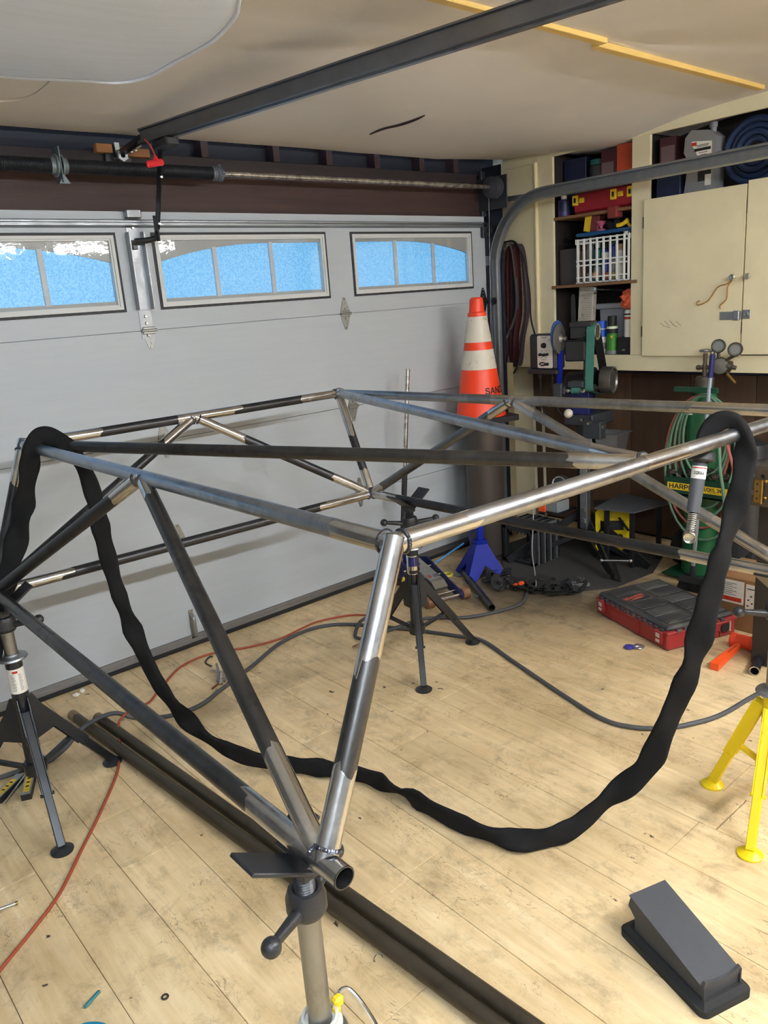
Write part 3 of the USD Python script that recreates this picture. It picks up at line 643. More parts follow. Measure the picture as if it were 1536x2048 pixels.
member('C', 'M', MILL2, seed=10, g0=0.15, g1=0.0)
member('L', 'M', MILL2, seed=11, g0=0.16, g1=0.1, over=(0.02, 0))
member('M', 'J', MILL2, seed=12, g0=0.26, g1=0.30)
member('G', 'M', MILL2, seed=13, g0=0.2, g1=0.0)
member('G', 'J', MILL2, seed=14, g0=0.26, g1=0.22)
member('F', 'J', MILL2, seed=15, g0=0.22, g1=0.12, over=(0.02, 0))
member('H', 'J', steel('dull_grey_steel', (0.19, 0.2, 0.21), 0.36, var=0.1), seed=16, g0=0.12, g1=0.1)
member('H', 'N', GREY, seed=17, g0=0.14, g1=0.36)
member('J', 'N', MILL2, seed=18, g0=0.22, g1=0.42)
member('N', 'P', GREY, seed=19, g0=0.15, g1=0.15)
# bright patches ground along two rails where diagonals land
for a, b, t, ln, sd in (('L', 'F', 0.42, 0.30, 41), ('B', 'P', 0.47, 0.2, 42), ('F', 'P', 0.44, 0.2, 43)):
    p = lerp(a, b, t); d = unit(P[b] - P[a])
    part(ch, 'ground_patch', shell(p, d, TR + 0.0005, ln, sd), GROUND, smooth=40)

# ================================================================ SLEEVED TORCH CABLE
BK = mat('black_nylon_sleeve', s(19, 19, 20), 0.85, var=0.15, scale=220, bump=0.25, bscale=700, specular_ior_level=0.25)
tc = thing('torch_cable', 'thick black fabric-sleeved torch cable draped over the tube frame and the floor', 'cable', (1.5, 1.7, 0))
cable = [(0.16, 2.56, 0.02), (0.24, 2.60, 0.20), (0.38, 2.69, 0.42), (0.52, 2.745, 0.62), (0.60, 2.80, 0.78), (0.69, 2.85, 0.94), (0.755, 2.87, 1.09), (0.79, 2.868, 1.20), (0.805, 2.862, 1.255), (0.838, 2.855, 1.288), (0.872, 2.84, 1.285), (0.905, 2.80, 1.25),
         (0.93, 2.745, 1.17), (0.937, 2.712, 1.06), (0.940, 2.70, 0.91), (0.952, 2.683, 0.722), (0.977, 2.639, 0.529), (1.015, 2.574, 0.334), (1.09, 2.465, 0.165), (1.18, 2.33, 0.085), (1.275, 2.235, 0.05), (1.385, 2.10, 0.036), (1.455, 1.965, 0.034), (1.482, 1.79, 0.034),
         (1.495, 1.58, 0.034), (1.535, 1.41, 0.034), (1.605, 1.315, 0.036), (1.70, 1.255, 0.055), (1.80, 1.20, 0.13), (1.868, 1.11, 0.25), (1.895, 1.065, 0.39), (1.925, 1.005, 0.603), (1.942, 0.97, 0.803), (1.975, 0.953, 0.95), (2.02, 0.945, 1.05), (2.045, 0.942, 1.13), (2.06, 0.944, 1.205), (2.06, 0.952, 1.25), (2.045, 0.974, 1.284), (2.022, 1.002, 1.284), (2.0, 1.022, 1.255), (1.985, 1.028, 1.21)]
cp = smooth(cable, 9); nn = len(cp); arc = np.r_[0, np.cumsum(np.linalg.norm(np.diff(cp, axis=0), axis=1))]
rg = np.random.default_rng(3)
jitter = lambda step: np.interp(arc, np.arange(80) * step, rg.uniform(-1, 1, 80))
wob = jitter(0.11)
tw = 0.5 + 0.9 * jitter(0.15) + 0.35 * np.sin(arc * 33)
wide = np.interp(arc / arc[-1], [0, 0.04, 0.2, 0.27, 0.32, 0.55, 0.9, 0.97, 1], [1.25, 1.3, 1.3, 0.95, 1.0, 1.05, 1.12, 0.95, 0.8])
flat = [(0.0295 * np.sign(math.cos(a)) * abs(math.cos(a)) ** 0.8, 0.0142 * math.sin(a) * (1 + 0.2 * math.cos(2 * a))) for a in np.linspace(0, 2 * PI, 18, endpoint=False)]
sc = np.stack([wide * (1 + 0.15 * wob + 0.09 * np.sin(arc * 47)), 1.0 - 0.2 * wob], 1)
sl = sweep(cp, flat, (0.3, 0.5, 0.8), twist=tw, scale=sc)
sl.vertices[:, 2] = np.maximum(sl.vertices[:, 2], 0.003)
part(tc, 'sleeve', sl, BK, smooth=True)
h0, h1 = V(1.977, 1.024, 1.198), V(1.962, 1.022, 1.15)
part(tc, 'cuff', lathe([(0.018, 0.02), (0.034, 0.012), (0.036, -0.01), (0.033, -0.014), (0.02, -0.012), (0.018, -0.02)], V(1.977, 1.024, 1.196), unit(h0 - h1)), BLACKM)
HG = mat('grey_handle', s(76, 77, 82), 0.5, var=0.08)
g0, g1 = V(1.970, 1.023, 1.178), V(1.935, 1.02, 1.05)
part(tc, 'grip', lathe([(0.0, 0), (0.0185, 0.0), (0.0185, 0.05), (0.0175, 0.11), (0.0165, np.linalg.norm(g1 - g0)), (0, np.linalg.norm(g1 - g0))], g0, g1 - g0), HG)
gd = unit(g1 - g0); lp = g0 + gd * 0.008
lb = part(tc, 'label', lathe([(0.0189, 0), (0.0192, 0.0005), (0.0192, 0.034), (0.0189, 0.0345)], lp, gd), PAPER)
part(lb, 'red_line', lathe([(0.0193, 0.004), (0.0195, 0.004), (0.0195, 0.0065), (0.0193, 0.0065)], lp, gd), REDINK)
vw = unit(V(*EYE) - lp); tx = unit(np.cross(gd, vw)); vw = np.cross(tx, gd)
part(lb, 'print', text('GQKAA', 0.0085, lp + gd * 0.023 + vw * 0.0196 - tx * -0.013, -tx, -gd, 0.0004, True, 0.026), INK, smooth=False)
part(tc, 'strain_spring', sweep(np.array([g1 + gd * (0.05 * t) + (V(1, 0, 0) * math.cos(t * 60) + np.cross(gd, (1, 0, 0)) * math.sin(t * 60)) * 0.0105 for t in np.linspace(0, 1, 120)]), circle(0.0022, 6), gd), STEEL, smooth=True)
part(tc, 'connector', cat(lathe([(0.0, 0), (0.009, 0), (0.009, 0.03), (0.0, 0.03)], g1 + gd * 0.035, gd), lathe([(0.013, -0.012), (0.017, -0.01), (0.017, 0.016), (0.015, 0.018), (0.0125, 0.016), (0.0125, 0.008), (0.0, 0.006)], g1 + gd * 0.065 + vw * 0.004, unit(vw + gd * 0.35))), STEEL)

# ================================================================ PIPE STANDS
def stand(label, xy, feet, zh, z_nut, z_washer, h_ang, leg_m, h_sides=(1, -1), tag=None, head_plates=((1, 0.7, 0.122), (-1, 0.7, 0.122)), leg_top=0.42, gus=0.088):
    x0, y0 = xy; O = V(x0, y0, 0)
    t = thing('pipe_stand', label, 'pipe stand', (x0, y0, 0))
    up = V(0, 0, 1)
    part(t, 'base_tube', pipe(O + up * 0.15, O + up * (z_washer - 0.006), 0.0275, 0.003), leg_m)
    for fx, fy in feet:
        d = unit(V(fx - x0, fy - y0, 0)); r = math.hypot(fx - x0, fy - y0); sd = np.cross(up, d)
        top, foot = O + d * 0.034 + up * (leg_top - 0.03), O + d * r + up * 0.016
        lg = part(t, 'leg', bar(top, foot, 0.026, 0.03, np.cross(foot - top, sd), 0.002), leg_m)
        part(lg, 'channel_edge', cat(*[bar(top + sd * e * 0.0145, top + (foot - top) * 0.62 + sd * e * 0.0145, 0.003, 0.037, np.cross(foot - top, sd)) for e in (1, -1)]), leg_m, smooth=False)
        part(lg, 'foot', lathe([(0, -0.016), (0.036, -0.016), (0.037, -0.010), (0.022, 0.0), (0.016, 0.004), (0, 0.006)], foot, (0, 0, 1), 20), leg_m)
        part(lg, 'bolt', cyl(O + d * (0.034 + (r - 0.034) * 0.62) + up * ((leg_top - 0.046) * 0.38 + 0.016) - sd * 0.022, O + d * (0.034 + (r - 0.034) * 0.62) + up * ((leg_top - 0.046) * 0.38 + 0.016) + sd * 0.022, 0.006, n=8), leg_m)
        g = [(0.02, leg_top + 0.02), (0.032, leg_top + 0.02), (gus, leg_top - 0.095), (gus - 0.004, leg_top - 0.14), (0.02, leg_top - 0.15)]
        gus and part(t, 'gusset', cat(*[prism(g, 0.003, O + sd * (e * 0.017) + sd * 0.0015, d, up) for e in (1, -1)]), leg_m, smooth=False)
        k = 0.5; mid = top + (foot - top) * k
        part(t, 'brace', bar(O + d * 0.034 + up * 0.165, mid, 0.020, 0.012, up, 0.001), leg_m)
    part(t, 'collar', lathe([(0.028, 0.14), (0.036, 0.142), (0.038, 0.15), (0.038, 0.182), (0.034, 0.19), (0.028, 0.19)], O), leg_m)
    part(t, 'inner_pipe', pipe(O + up * (z_washer - 0.1), O + up * z_nut, 0.0212, 0.003, 28), PIPE)
    part(t, 'washer', lathe([(0.0215, 0), (0.046, -0.004), (0.050, 0.0), (0.047, 0.006), (0.026, 0.010), (0.0245, 0.016), (0.0215, 0.016), (0.0215, 0)], O + up * z_washer, n=32), GALV)
    hd = V(math.cos(h_ang), math.sin(h_ang), 0)
    nut = part(t, 'handle_nut', lathe([(0.02, 0), (0.030, 0.0), (0.036, 0.010), (0.036, 0.034), (0.030, 0.05), (0.024, 0.052), (0.0205, 0.05), (0.02, 0)], O + up * z_nut, n=28), CASTBLK)
    for sgn in h_sides:
        a, b = O + up * (z_nut + 0.022) + hd * sgn * 0.03, O + up * (z_nut + 0.034) + hd * sgn * 0.118
        part(nut, 'handle', cat(cyl(a, a + (b - a) * 0.9, 0.012, 0.0085, 12), lathe([(0.010, 0), (0.012, 0.004), (0.010, 0.01)], a + (b - a) * 0.86, b - a, 12), ball(b, 0.0168, 3)), CASTBLK)
    th = []
    n = max(3, int((zh - z_nut - 0.03) / 0.006))
    zz = np.linspace(z_nut + 0.03, zh - 0.016, 2 * n + 1)
    th = [(0, zz[0])] + [(0.0192 if i % 2 else 0.0168, z) for i, z in enumerate(zz)] + [(0, zz[-1])]
    part(t, 'screw', lathe(th, O, n=20), CASTBLK, smooth=20)
    ax = V(0, 1, 0)                                     # the tube it carries runs along y
    part(t, 'head_block', box(O + up * (zh - 0.012), (0.035, 0.05, 0.026), 0.004), CASTBLK)
    for sgn, slope, ln in head_plates:
        d = unit(V(sgn * 1.0, 0, slope)); nrm = unit(V(-sgn * slope, 0, 1.0))
        c = O + up * (zh - 0.002) + d * (ln / 2 - 0.003) - nrm * 0.004
        c = c + V(-0.004, 0.042, 0) if slope > 1 else c
        part(t, 'head_plate', put(box((0, 0, 0), (ln, 0.072, 0.008), 0.002), c, d, ax), PLATE)
    if tag:
        z0 = z_washer - 0.125
        lb = part(t, 'label', lathe([(0.0276, 0), (0.0281, 0.0005), (0.0281, 0.09), (0.0276, 0.0905)], O + up * z0, n=28), tag)
        v = unit(V(*EYE) * V(1, 1, 0) - O); tx = np.cross(up, v)
        def curved(u0, u1, z_a, z_b):
            a = np.linspace(u0, u1, 6) / 0.0283; v2, f = [], []
            for k in a:
                dd = v * math.cos(k) + tx * math.sin(k)
                for z in (z_a, z_b):
                    v2.append(O + dd * 0.0284 + up * z)
            for i in range(5):
                f += [(2 * i, 2 * i + 2, 2 * i + 3), (2 * i, 2 * i + 3, 2 * i + 1)]
            return trimesh.Trimesh(np.array(v2), np.array(f), process=False)
        if tag is PAPER:
            part(lb, 'warning_patch', curved(-0.012, 0.006, z0 + 0.076, z0 + 0.084), REDINK, smooth=False)
            rg2 = random.Random(5)
            for side in (-0.019, 0.006):
                part(lb, 'print', cat(*[curved(side, side + rg2.uniform(0.008, 0.014), z0 + q, z0 + q + 0.0018) for q in np.arange(0.012, 0.072, 0.0048)]), mat('grey_print', s(120, 120, 122), 0.6), smooth=False)
        else:
            part(lb, 'print', curved(-0.022, 0.022, z0 + 0.04, z0 + 0.085), DBLUE, smooth=False)
            part(lb, 'print', curved(-0.02, 0.02, z0 + 0.005, z0 + 0.02), INK, smooth=False)
    return t
PIPE = mat('zinc_pipe', s(150, 150, 148), 0.38, 0.95, var=0.16, scale=22, rvar=0.1, stretch=(1, 1, 0.35))
CASTBLK = mat('black_cast_iron', s(40, 40, 42), 0.4, var=0.15, scale=40, bump=0.15, bscale=240)
PLATE = mat('black_plate', s(44, 45, 48), 0.38, 0.3, var=0.15, scale=30)
LEGBLK = mat('black_stand_paint', s(36, 38, 42), 0.24, var=0.12, scale=20)
stand('black pipe stand under the left frame corner, white warning label on its post', (0.572, 2.715), [(0.534, 2.416), (0.861, 2.804), (0.345, 2.90)], 0.760, 0.684, 0.585, -0.75, LEGBLK, (1, -1), PAPER)
stand('black pipe stand under the far corner of the frame, beside the floor jack', (2.262, 2.54), [(2.073, 2.309), (2.568, 2.479), (2.17, 2.815)], 0.760, 0.66, 0.565, -0.62, LEGBLK, (1, -1), CHROME, gus=0.055)
stand('pipe stand nearest the camera under the open-ended tube, worn zinc post', (0.580, 0.985), [(0.43, 0.73), (0.87, 0.93), (0.45, 1.25)], 0.752, 0.650, 0.385, -2.67, LEGBLK, (1, -1), head_plates=((1, 1.3, 0.085), (-1, 0.6, 0.13)), leg_top=0.27)
stand('yellow-legged pipe stand at the right edge of the photo under the frame', (2.262, 0.915), [(2.264, 1.093), (2.018, 0.852), (2.44, 0.78)], 0.760, 0.655, 0.415, 2.43, YELLOW, (1, -1), leg_top=0.40, gus=0)
near_collar = lathe([(0.022, 0.0), (0.039, 0.0), (0.041, 0.003), (0.039, 0.008), (0.034, 0.012), (0.034, 0.02), (0.0285, 0.02), (0.0285, 0.012), (0.022, 0.012), (0.022, 0.0)], (0.58, 0.985, 0.404), n=32)
one('collar_sleeve', 'white plastic sleeve with flange round the post of the nearest pipe stand', 'sleeve', near_collar, mat('worn_white_plastic', s(206, 205, 198), 0.5, var=0.1, scale=30))
lp = thing('locking_pin', 'chrome wire locking pin with yellow tab on the collar of the nearest pipe stand', 'pin', (0.62, 0.97, 0.42))
part(lp, 'wire_handle', cord([(0.622, 0.985, 0.425), (0.632, 0.990, 0.435), (0.648, 0.985, 0.432), (0.655, 0.955, 0.415), (0.652, 0.915, 0.40), (0.640, 0.885, 0.39), (0.625, 0.895, 0.388)], 0.0042), CHROME)
part(lp, 'tab', cat(box((0.621, 0.985, 0.426), (0.022, 0.018, 0.02), 0.005), box((0.612, 0.978, 0.418), (0.014, 0.014, 0.012), 0.003)), YELINK)

# ================================================================ THINGS ON THE FLOOR
TUBEO = mat('oiled_black_tube', s(78, 70, 58), 0.42, 0.55, var=0.25, scale=9, rvar=0.1)
def long_pipe(a, b, r, label):
    t = thing('steel_pipe', label, 'pipe', a, group=None)
    part(t, 'tube', pipe(a, b, r, 0.003, 26), TUBEO)
    d = unit(V(*b) - V(*a))
    part(t, 'tube_end', shell(V(*a) + d * 0.001, d, r + 0.0005, 0.05, 77), mat('worn_tan_steel', s(150, 128, 96), 0.45, 0.6, var=0.35, scale=40), smooth=40, label='bare brassy end of the pipe')
long_pipe((0.875, 3.275, 0.0215), (1.088, 0.45, 0.0215), 0.0215, 'left of two long dark pipes lying side by side on the floor')
long_pipe((0.945, 3.165, 0.0215), (1.138, 0.45, 0.0215), 0.0215, 'right of two long dark pipes lying side by side on the floor')
def floor_cord(name, label, cat_, pts, r, m, group=None):
    one(name, label, cat_, cord([(x, y, z if len(q) else r) for x, y, *q in pts for z in (q or [r])], r, 6), m, smooth=True, group=group)
floor_cord('extension_cord', 'orange-red extension cord curving over the floor along the garage door', 'cord',
    [(0.13, 1.94), (0.237, 2.037), (0.339, 2.115), (0.457, 2.215), (0.583, 2.371), (0.697, 2.512), (0.83, 2.693), (0.885, 2.794), (0.925, 2.88), (0.955, 2.96, 0.03), (0.985, 3.01, 0.05), (1.06, 3.06, 0.052), (1.12, 3.10, 0.03), (1.177, 3.152), (1.281, 3.245), (1.44, 3.37), (1.607, 3.388), (1.785, 3.305), (1.947, 3.265), (2.1, 3.285), (2.221, 3.29), (2.38, 3.225), (2.46, 3.122), (2.52, 3.02)],
    0.0054, mat('orange_cord', s(158, 74, 48), 0.5, var=0.1, scale=60))
HOSE = mat('grey_rubber_hose', s(74, 76, 80), 0.6, var=0.1, scale=30)
floor_cord('air_hose', 'grey rubber hose winding from the left stand across the floor to the yellow stand', 'hose',
    [(0.42, 3.03), (0.504, 3.019), (0.60, 3.005), (0.684, 2.996), (0.76, 3.01, 0.03), (0.83, 3.05, 0.054), (0.93, 3.09, 0.054), (1.0, 3.08, 0.05), (1.071, 3.046), (1.177, 2.955), (1.311, 2.936), (1.441, 2.99), (1.58, 3.05), (1.704, 3.106), (1.912, 3.209), (2.118, 3.232), (2.263, 3.159), (2.385, 2.971), (2.482, 2.767), (2.56, 2.58), (2.6, 2.44), (2.527, 2.192), (2.425, 1.844), (2.367, 1.607), (2.387, 1.486), (2.465, 1.384), (2.594, 1.311), (2.717, 1.274), (2.923, 1.251), (3.2, 1.2)], 0.0095, HOSE)
floor_cord('air_hose', 'grey hose looping behind the far pipe stand towards the pile of straps', 'hose',
    [(2.40, 3.08, 0.027), (2.35, 3.085, 0.02), (2.266, 3.026), (2.215, 2.958), (2.25, 2.905), (2.36, 2.90), (2.45, 2.87, 0.02), (2.611, 2.863), (2.763, 2.70), (2.939, 2.623), (3.07, 2.60), (3.16, 2.63), (3.27, 2.70)], 0.009, HOSE)

def local(o, u):
    """A frame on the floor: maps (along u, across, up) to the world."""
    u = unit(V(u[0], u[1], 0)); w = V(-u[1], u[0], 0); o = V(*o)
    f = lambda a, b, c: o + u * a + w * b + V(0, 0, c)
    f.u, f.w, f.o = u, w, o
    f.put = lambda m: put(m, o, u, w)
    return f

# foot pedal
PEDAL = mat('dark_grey_pedal', s(58, 60, 65), 0.55, var=0.08, scale=30, bump=0.25, bscale=500)
fp = local((1.527, 0.795, 0), (-0.305, -0.952))
pd = thing('foot_pedal', 'dark grey plastic welder foot pedal with wedge top and rubber base', 'foot pedal', fp.o)
part(pd, 'base', fp.put(cat(prism(rrect(0.30, 0.155, 0.02), 0.018), put(hull([(sx * (0.145 - i * 0.012), sy * (0.072 - i * 0.012), 0.018 + i * 0.012) for sx in (1, -1) for sy in (1, -1) for i in (0, 1)])))), RUBBER)
prof = [(-0.128, 0.122), (0.122, 0.062), (0.124, 0.028), (-0.112, 0.028), (-0.112, 0.068), (-0.136, 0.088)]
body = prism(prof, 0.112, (0, 0.056, 0), (1, 0, 0), (0, 0, 1))
part(pd, 'body', fp.put(body), PEDAL, smooth=False)
part(pd, 'treadle', fp.put(cat(prism([(-0.130, 0.1225), (0.1225, 0.062), (0.1225, 0.0655), (-0.130, 0.126)], 0.118, (0, 0.059, 0), (1, 0, 0), (0, 0, 1)), sweep(np.array([(0.124, b, 0.0625 + 0.012 * (b / 0.056) ** 2 + 0.0) for b in np.linspace(-0.056, 0.056, 11)]), [(-0.004, -0.012), (0.004, -0.012), (0.004, 0.006), (-0.004, 0.006)], (0, 0, 1)))), PEDAL, smooth=False)
for sy in (1, -1):
    part(pd, 'hinge_clip', fp.put(bar((0.126, sy * 0.056, 0.03), (0.126, sy * 0.056, 0.072), 0.004, 0.006, (1, 0, 0))), PEDAL)

# toolbox
bx = local((3.068, 1.72, 0), (0.343, 0.939)); Lb, Wb = 0.545, 0.40
bx2 = lambda a, b, c: bx(a, -b, c)       # b runs to the right
tb = thing('tool_case', 'low red tool organizer case with a dusty black lid on the floor', 'tool box', bx(Lb / 2, -Wb / 2, 0))
def bslab(a0, a1, b0, b1, c0, c1, ch=0.0):
    return bx.put(slab(a0, a1, -b1, -b0, c0, c1, ch))
part(tb, 'body', cat(bslab(0, Lb, 0, Wb, 0.004, 0.096, 0.008), bslab(-0.004, Lb + 0.004, -0.004, Wb + 0.004, 0.078, 0.094, 0.003), *[bslab(-0.006, 0.002, b, b + 0.006, 0.012, 0.08) for b in (0.1, 0.3)], *[bslab(a, a + 0.006, -0.006, 0.002, 0.012, 0.08) for a in (0.2, 0.42)]), RED)
LID = mat('dusty_black_plastic', s(54, 55, 58), 0.6, var=0.12, scale=9, col2=s(84, 80, 76), fac=(0.5, 0.68))
teeth = [bslab(a, a + 0.022, -0.008, 0.02, 0.088, 0.104, 0.002) for a in np.arange(0.03, Lb - 0.04, 0.042)] + [bslab(-0.008, 0.02, b, b + 0.022, 0.088, 0.104, 0.002) for b in np.arange(0.05, Wb - 0.06, 0.042)]
lid = part(tb, 'lid', cat(bslab(0.006, Lb - 0.006, 0.006, Wb - 0.006, 0.094, 0.118, 0.01), *teeth), LID)
LID2 = mat('lid_pad_grey', s(78, 78, 78), 0.62, var=0.12, scale=20)
for i in range(5):
    for j in range(2):
        a0, b0 = 0.035 + i * 0.098, 0.035 + j * 0.18
        if (i, j) == (3, 0):
            continue
        part(lid, 'lid_pad', cat(bslab(a0, a0 + 0.078, b0, b0 + 0.15, 0.117, 0.124, 0.004), bslab(a0 + 0.014, a0 + 0.064, b0 + 0.02, b0 + 0.13, 0.1235, 0.126, 0.002)), LID2 if (i + j) % 2 else LID)
bd = part(lid, 'badge', bslab(0.035 + 3 * 0.098, 0.035 + 3 * 0.098 + 0.078, 0.035, 0.185, 0.117, 0.1225, 0.003), LID)
part(bd, 'logo', text('Milwaukee', 0.022, bx2(0.362, 0.044, 0.1226), -bx.w * 1.0 + bx.u * 0.18, bx.u, 0.0008, True, 0.125), mat('logo_red', s(206, 92, 74), 0.5), smooth=False)
part(bd, 'logo_bolt', prism([(0, 0), (0.10, 0.012), (0.085, 0.018), (0.125, 0.03), (0.03, 0.016), (0.05, 0.012)], 0.0008, bx2(0.345, 0.05, 0.1226), -bx.w, bx.u), _mats['logo_red'], smooth=False)
for a, b, ax in ((0.045, -0.006, 0), (Lb - 0.06, -0.006, 0)):
    part(tb, 'latch', cat(bslab(a - 0.016, a + 0.034, -0.014, 0.004, 0.03, 0.092, 0.004)), RED)
    part(tb, 'latch_plate', cat(bslab(a - 0.004, a + 0.02, -0.0165, -0.012, 0.036, 0.05), bslab(a - 0.004, a + 0.02, -0.0165, -0.012, 0.06, 0.08)), mat('latch_grey', s(200, 190, 176), 0.5), smooth=False)
part(tb, 'side_handle', cat(bslab(-0.008, 0.0, 0.25, 0.36, 0.04, 0.085, 0.003)), RED)
part(tb, 'handle_hole', prism(sg.Point(0, 0).buffer(0.024).intersection(sg.box(-0.03, -0.03, 0.03, 0.02)), 0.004, bx2(-0.008, 0.325, 0.056), -bx.w, (0, 0, 1)), INK, smooth=False)
part(tb, 'handle_bar', bslab(-0.016, -0.010, 0.348, 0.356, 0.034, 0.084, 0.001), mat('latch_grey', s(200, 190, 176), 0.5))

# mallet
ml = thing('dead_blow_mallet', 'bright orange dead blow mallet lying on the floor by the black machine post', 'mallet', (3.18, 1.485, 0))
mb, mh = V(3.037, 1.482, 0.018), V(3.30, 1.487, 0.034)
hm = hull([p + V(0, y, z) for p, w in ((mb, 0.019), (mb + (mh - mb) * 0.15, 0.0175), (mb + (mh - mb) * 0.9, 0.012)) for y in (w, -w) for z in (w * 0.8, -w * 0.8)])
part(ml, 'handle', hm, ORANGE)
part(ml, 'grip_slot', bar(mb + (mh - mb) * 0.5 + V(0, 0, 0.0125), mb + (mh - mb) * 0.8 + V(0, 0, 0.0115), 0.008, 0.003), mat('orange_dark', s(190, 60, 24), 0.5))
part(ml, 'head', lathe([(0, 0), (0.03, 0), (0.034, 0.005), (0.034, 0.02), (0.031, 0.025), (0.031, 0.085), (0.034, 0.09), (0.034, 0.105), (0.03, 0.11), (0, 0.11)], mh + V(0.012, 0.055, 0.0005), (0.12, -1, 0)), mat('orange_red_rubber', s(236, 72, 34), 0.5, var=0.08, scale=20))

# small things
one('plastic_strip', 'small teal plastic strip lying on the floor near the bottom left', 'plastic strip', put(box((0, 0, 0.004), (0.054, 0.011, 0.008), 0.003), (0.387, 1.768, 0), (0.9, 0.42, 0)), mat('teal_plastic', s(40, 112, 118), 0.5))
one('bucket_lid', 'blue round plastic lid at the bottom edge of the photo', 'lid', lathe([(0, 0.012), (0.07, 0.012), (0.074, 0.022), (0.082, 0.022), (0.084, 0.0), (0, 0.0)][::-1], (0.305, 1.622, 0.0), n=40), mat('teal_blue_plastic', s(24, 128, 160), 0.4))
ndx = 0.012
nd = thing('nut_driver', 'orange-handled nut driver pointing in from the left edge on the floor', 'nut driver', (0.28, 2.28, 0))
part(nd, 'shaft', cyl((0.272, 2.281, 0.010), (0.346, 2.264, 0.010), 0.005), CHROME)
part(nd, 'tip', cyl((0.344, 2.2645, 0.010), (0.350, 2.263, 0.010), 0.0062), BRASS)
part(nd, 'handle', lathe([(0, 0), (0.011, 0.002), (0.013, 0.02), (0.011, 0.06), (0.013, 0.09), (0.008, 0.1), (0, 0.1)], (0.174, 2.303, 0.013), (0.272 - 0.174, 2.281 - 2.303, -0.002)), ORANGE)
one('steel_washer', 'flat grey washer lying alone on the floor boards', 'washer', ring((0.526, 1.642, 0.0018), (0, 0, 1), 0.0075, 0.0028, 24, 6), DARKSTEEL)
one('wire_staple', 'bent silver staple on the floor right of the nearest stand', 'staple', cord([(0.975, 1.345, 0.002), (0.977, 1.353, 0.002), (0.990, 1.36, 0.002), (1.0, 1.352, 0.002), (0.998, 1.342, 0.002)], 0.0016, 4), CHROME)
def leaf():
    a = np.linspace(0, 1, 9); w = 0.013 * np.sin(a * PI) ** 0.7
    return trimesh.Trimesh(np.array([(x, y, z) for t, q in zip(a, w) for x, y, z in ((2.13 + 0.05 * t, 2.89 + q, 0.002 + 0.006 * t), (2.13 + 0.05 * t, 2.89 - q, 0.004 + 0.010 * math.sin(t * 3)))]), np.array([f for i in range(8) for f in ((2 * i, 2 * i + 1, 2 * i + 2), (2 * i + 1, 2 * i + 3, 2 * i + 2))]), process=False)
one('dry_leaf', 'small dry brown leaf on the floor in front of the hose loop', 'leaf', leaf(), mat('dry_leaf_brown', s(140, 88, 56), 0.7, var=0.2, scale=90))
def crumple(c, size, seed):
    rg3 = np.random.default_rng(seed); m = trimesh.creation.icosphere(2, 1.0)
    m.vertices *= (1 + 0.45 * (rg3.random(len(m.vertices))[:, None] - 0.5)); m.apply_scale(np.array(size) / 2)
    m.apply_translation(V(*c) - (0, 0, m.bounds[0, 2])); return m
wp = thing('foil_wrapper', 'small purple and silver foil wrapper on the floor by the red case', 'wrapper', (3.02, 1.86, 0))
part(wp, 'foil', crumple((3.03, 1.845, 0), (0.05, 0.05, 0.014), 3), mat('foil_silver', s(206, 206, 214), 0.25, 0.9), smooth=False)
part(wp, 'printed_side', crumple((3.0, 1.875, 0), (0.05, 0.045, 0.012), 4), mat('foil_purple', s(76, 70, 168), 0.35, 0.3), smooth=False)
one('paper_scrap', 'crumpled white paper scrap by the garage door seal, left one', 'paper scrap', crumple((0.962, 3.478, 0), (0.03, 0.025, 0.014), 6), PAPER, smooth=False)
one('paper_scrap', 'crumpled white paper scrap by the garage door seal, right one', 'paper scrap', crumple((0.998, 3.494, 0), (0.022, 0.022, 0.018), 8), PAPER, smooth=False)
mg = thing('angle_magnet', 'black folding angle magnet with yellow labels under the left pipe stand', 'magnet', (0.54, 2.88, 0))
for a, b in (((0.605, 2.955), (0.537, 2.80)), ((0.565, 2.955), (0.452, 2.862))):
    a, b = V(*a, 0.013), V(*b, 0.013)
    am = part(mg, 'arm', bar(a, b, 0.036, 0.026, b=0.002), BLACKM)
    part(am, 'plate', bar(a + V(0, 0, 0.0135), b + V(0, 0, 0.0135), 0.034, 0.002), GALV)
    part(am, 'label', bar(a + (b - a) * 0.25 + V(0, 0, 0.0148), a + (b - a) * 0.92 + V(0, 0, 0.0148), 0.022, 0.001), YELINK)
    part(am, 'print', cat(*[bar(a + (b - a) * q + V(0, 0, 0.0155), a + (b - a) * (q + 0.05) + V(0, 0, 0.0155), 0.012, 0.0006) for q in (0.36, 0.52, 0.68)]), INK, smooth=False)
part(mg, 'knob', lathe([(0, 0), (0.011, 0), (0.012, 0.012), (0, 0.016)], (0.596, 2.962, 0.027)), BLACK)
part(mg, 'rod', cyl((0.59, 2.94, 0.032), (0.469, 2.824, 0.012), 0.0042), STEEL)
ck = thing('locking_clamp', 'silver locking clamp lying open on the floor beside the garage door', 'clamp', (1.51, 3.12, 0))
part(ck, 'jaw', cat(bar((1.475, 3.04, 0.012), (1.535, 3.135, 0.016), 0.016, 0.012, b=0.002), bar((1.535, 3.135, 0.016), (1.505, 3.19, 0.02), 0.012, 0.012, b=0.002)), STEEL)
part(ck, 'handle', cat(cord([(1.47, 3.06, 0.02), (1.51, 3.12, 0.03), (1.545, 3.20, 0.035)], 0.006), cord([(1.50, 3.05, 0.012), (1.54, 3.09, 0.02), (1.575, 3.15, 0.028)], 0.006)), GALV)
part(ck, 'screw', cat(cyl((1.425, 3.03, 0.012), (1.49, 3.06, 0.014), 0.005), cyl((1.50, 3.025, 0.010), (1.52, 3.02, 0.010), 0.010)), mat('clamp_brass', s(150, 110, 76), 0.4, 0.8))
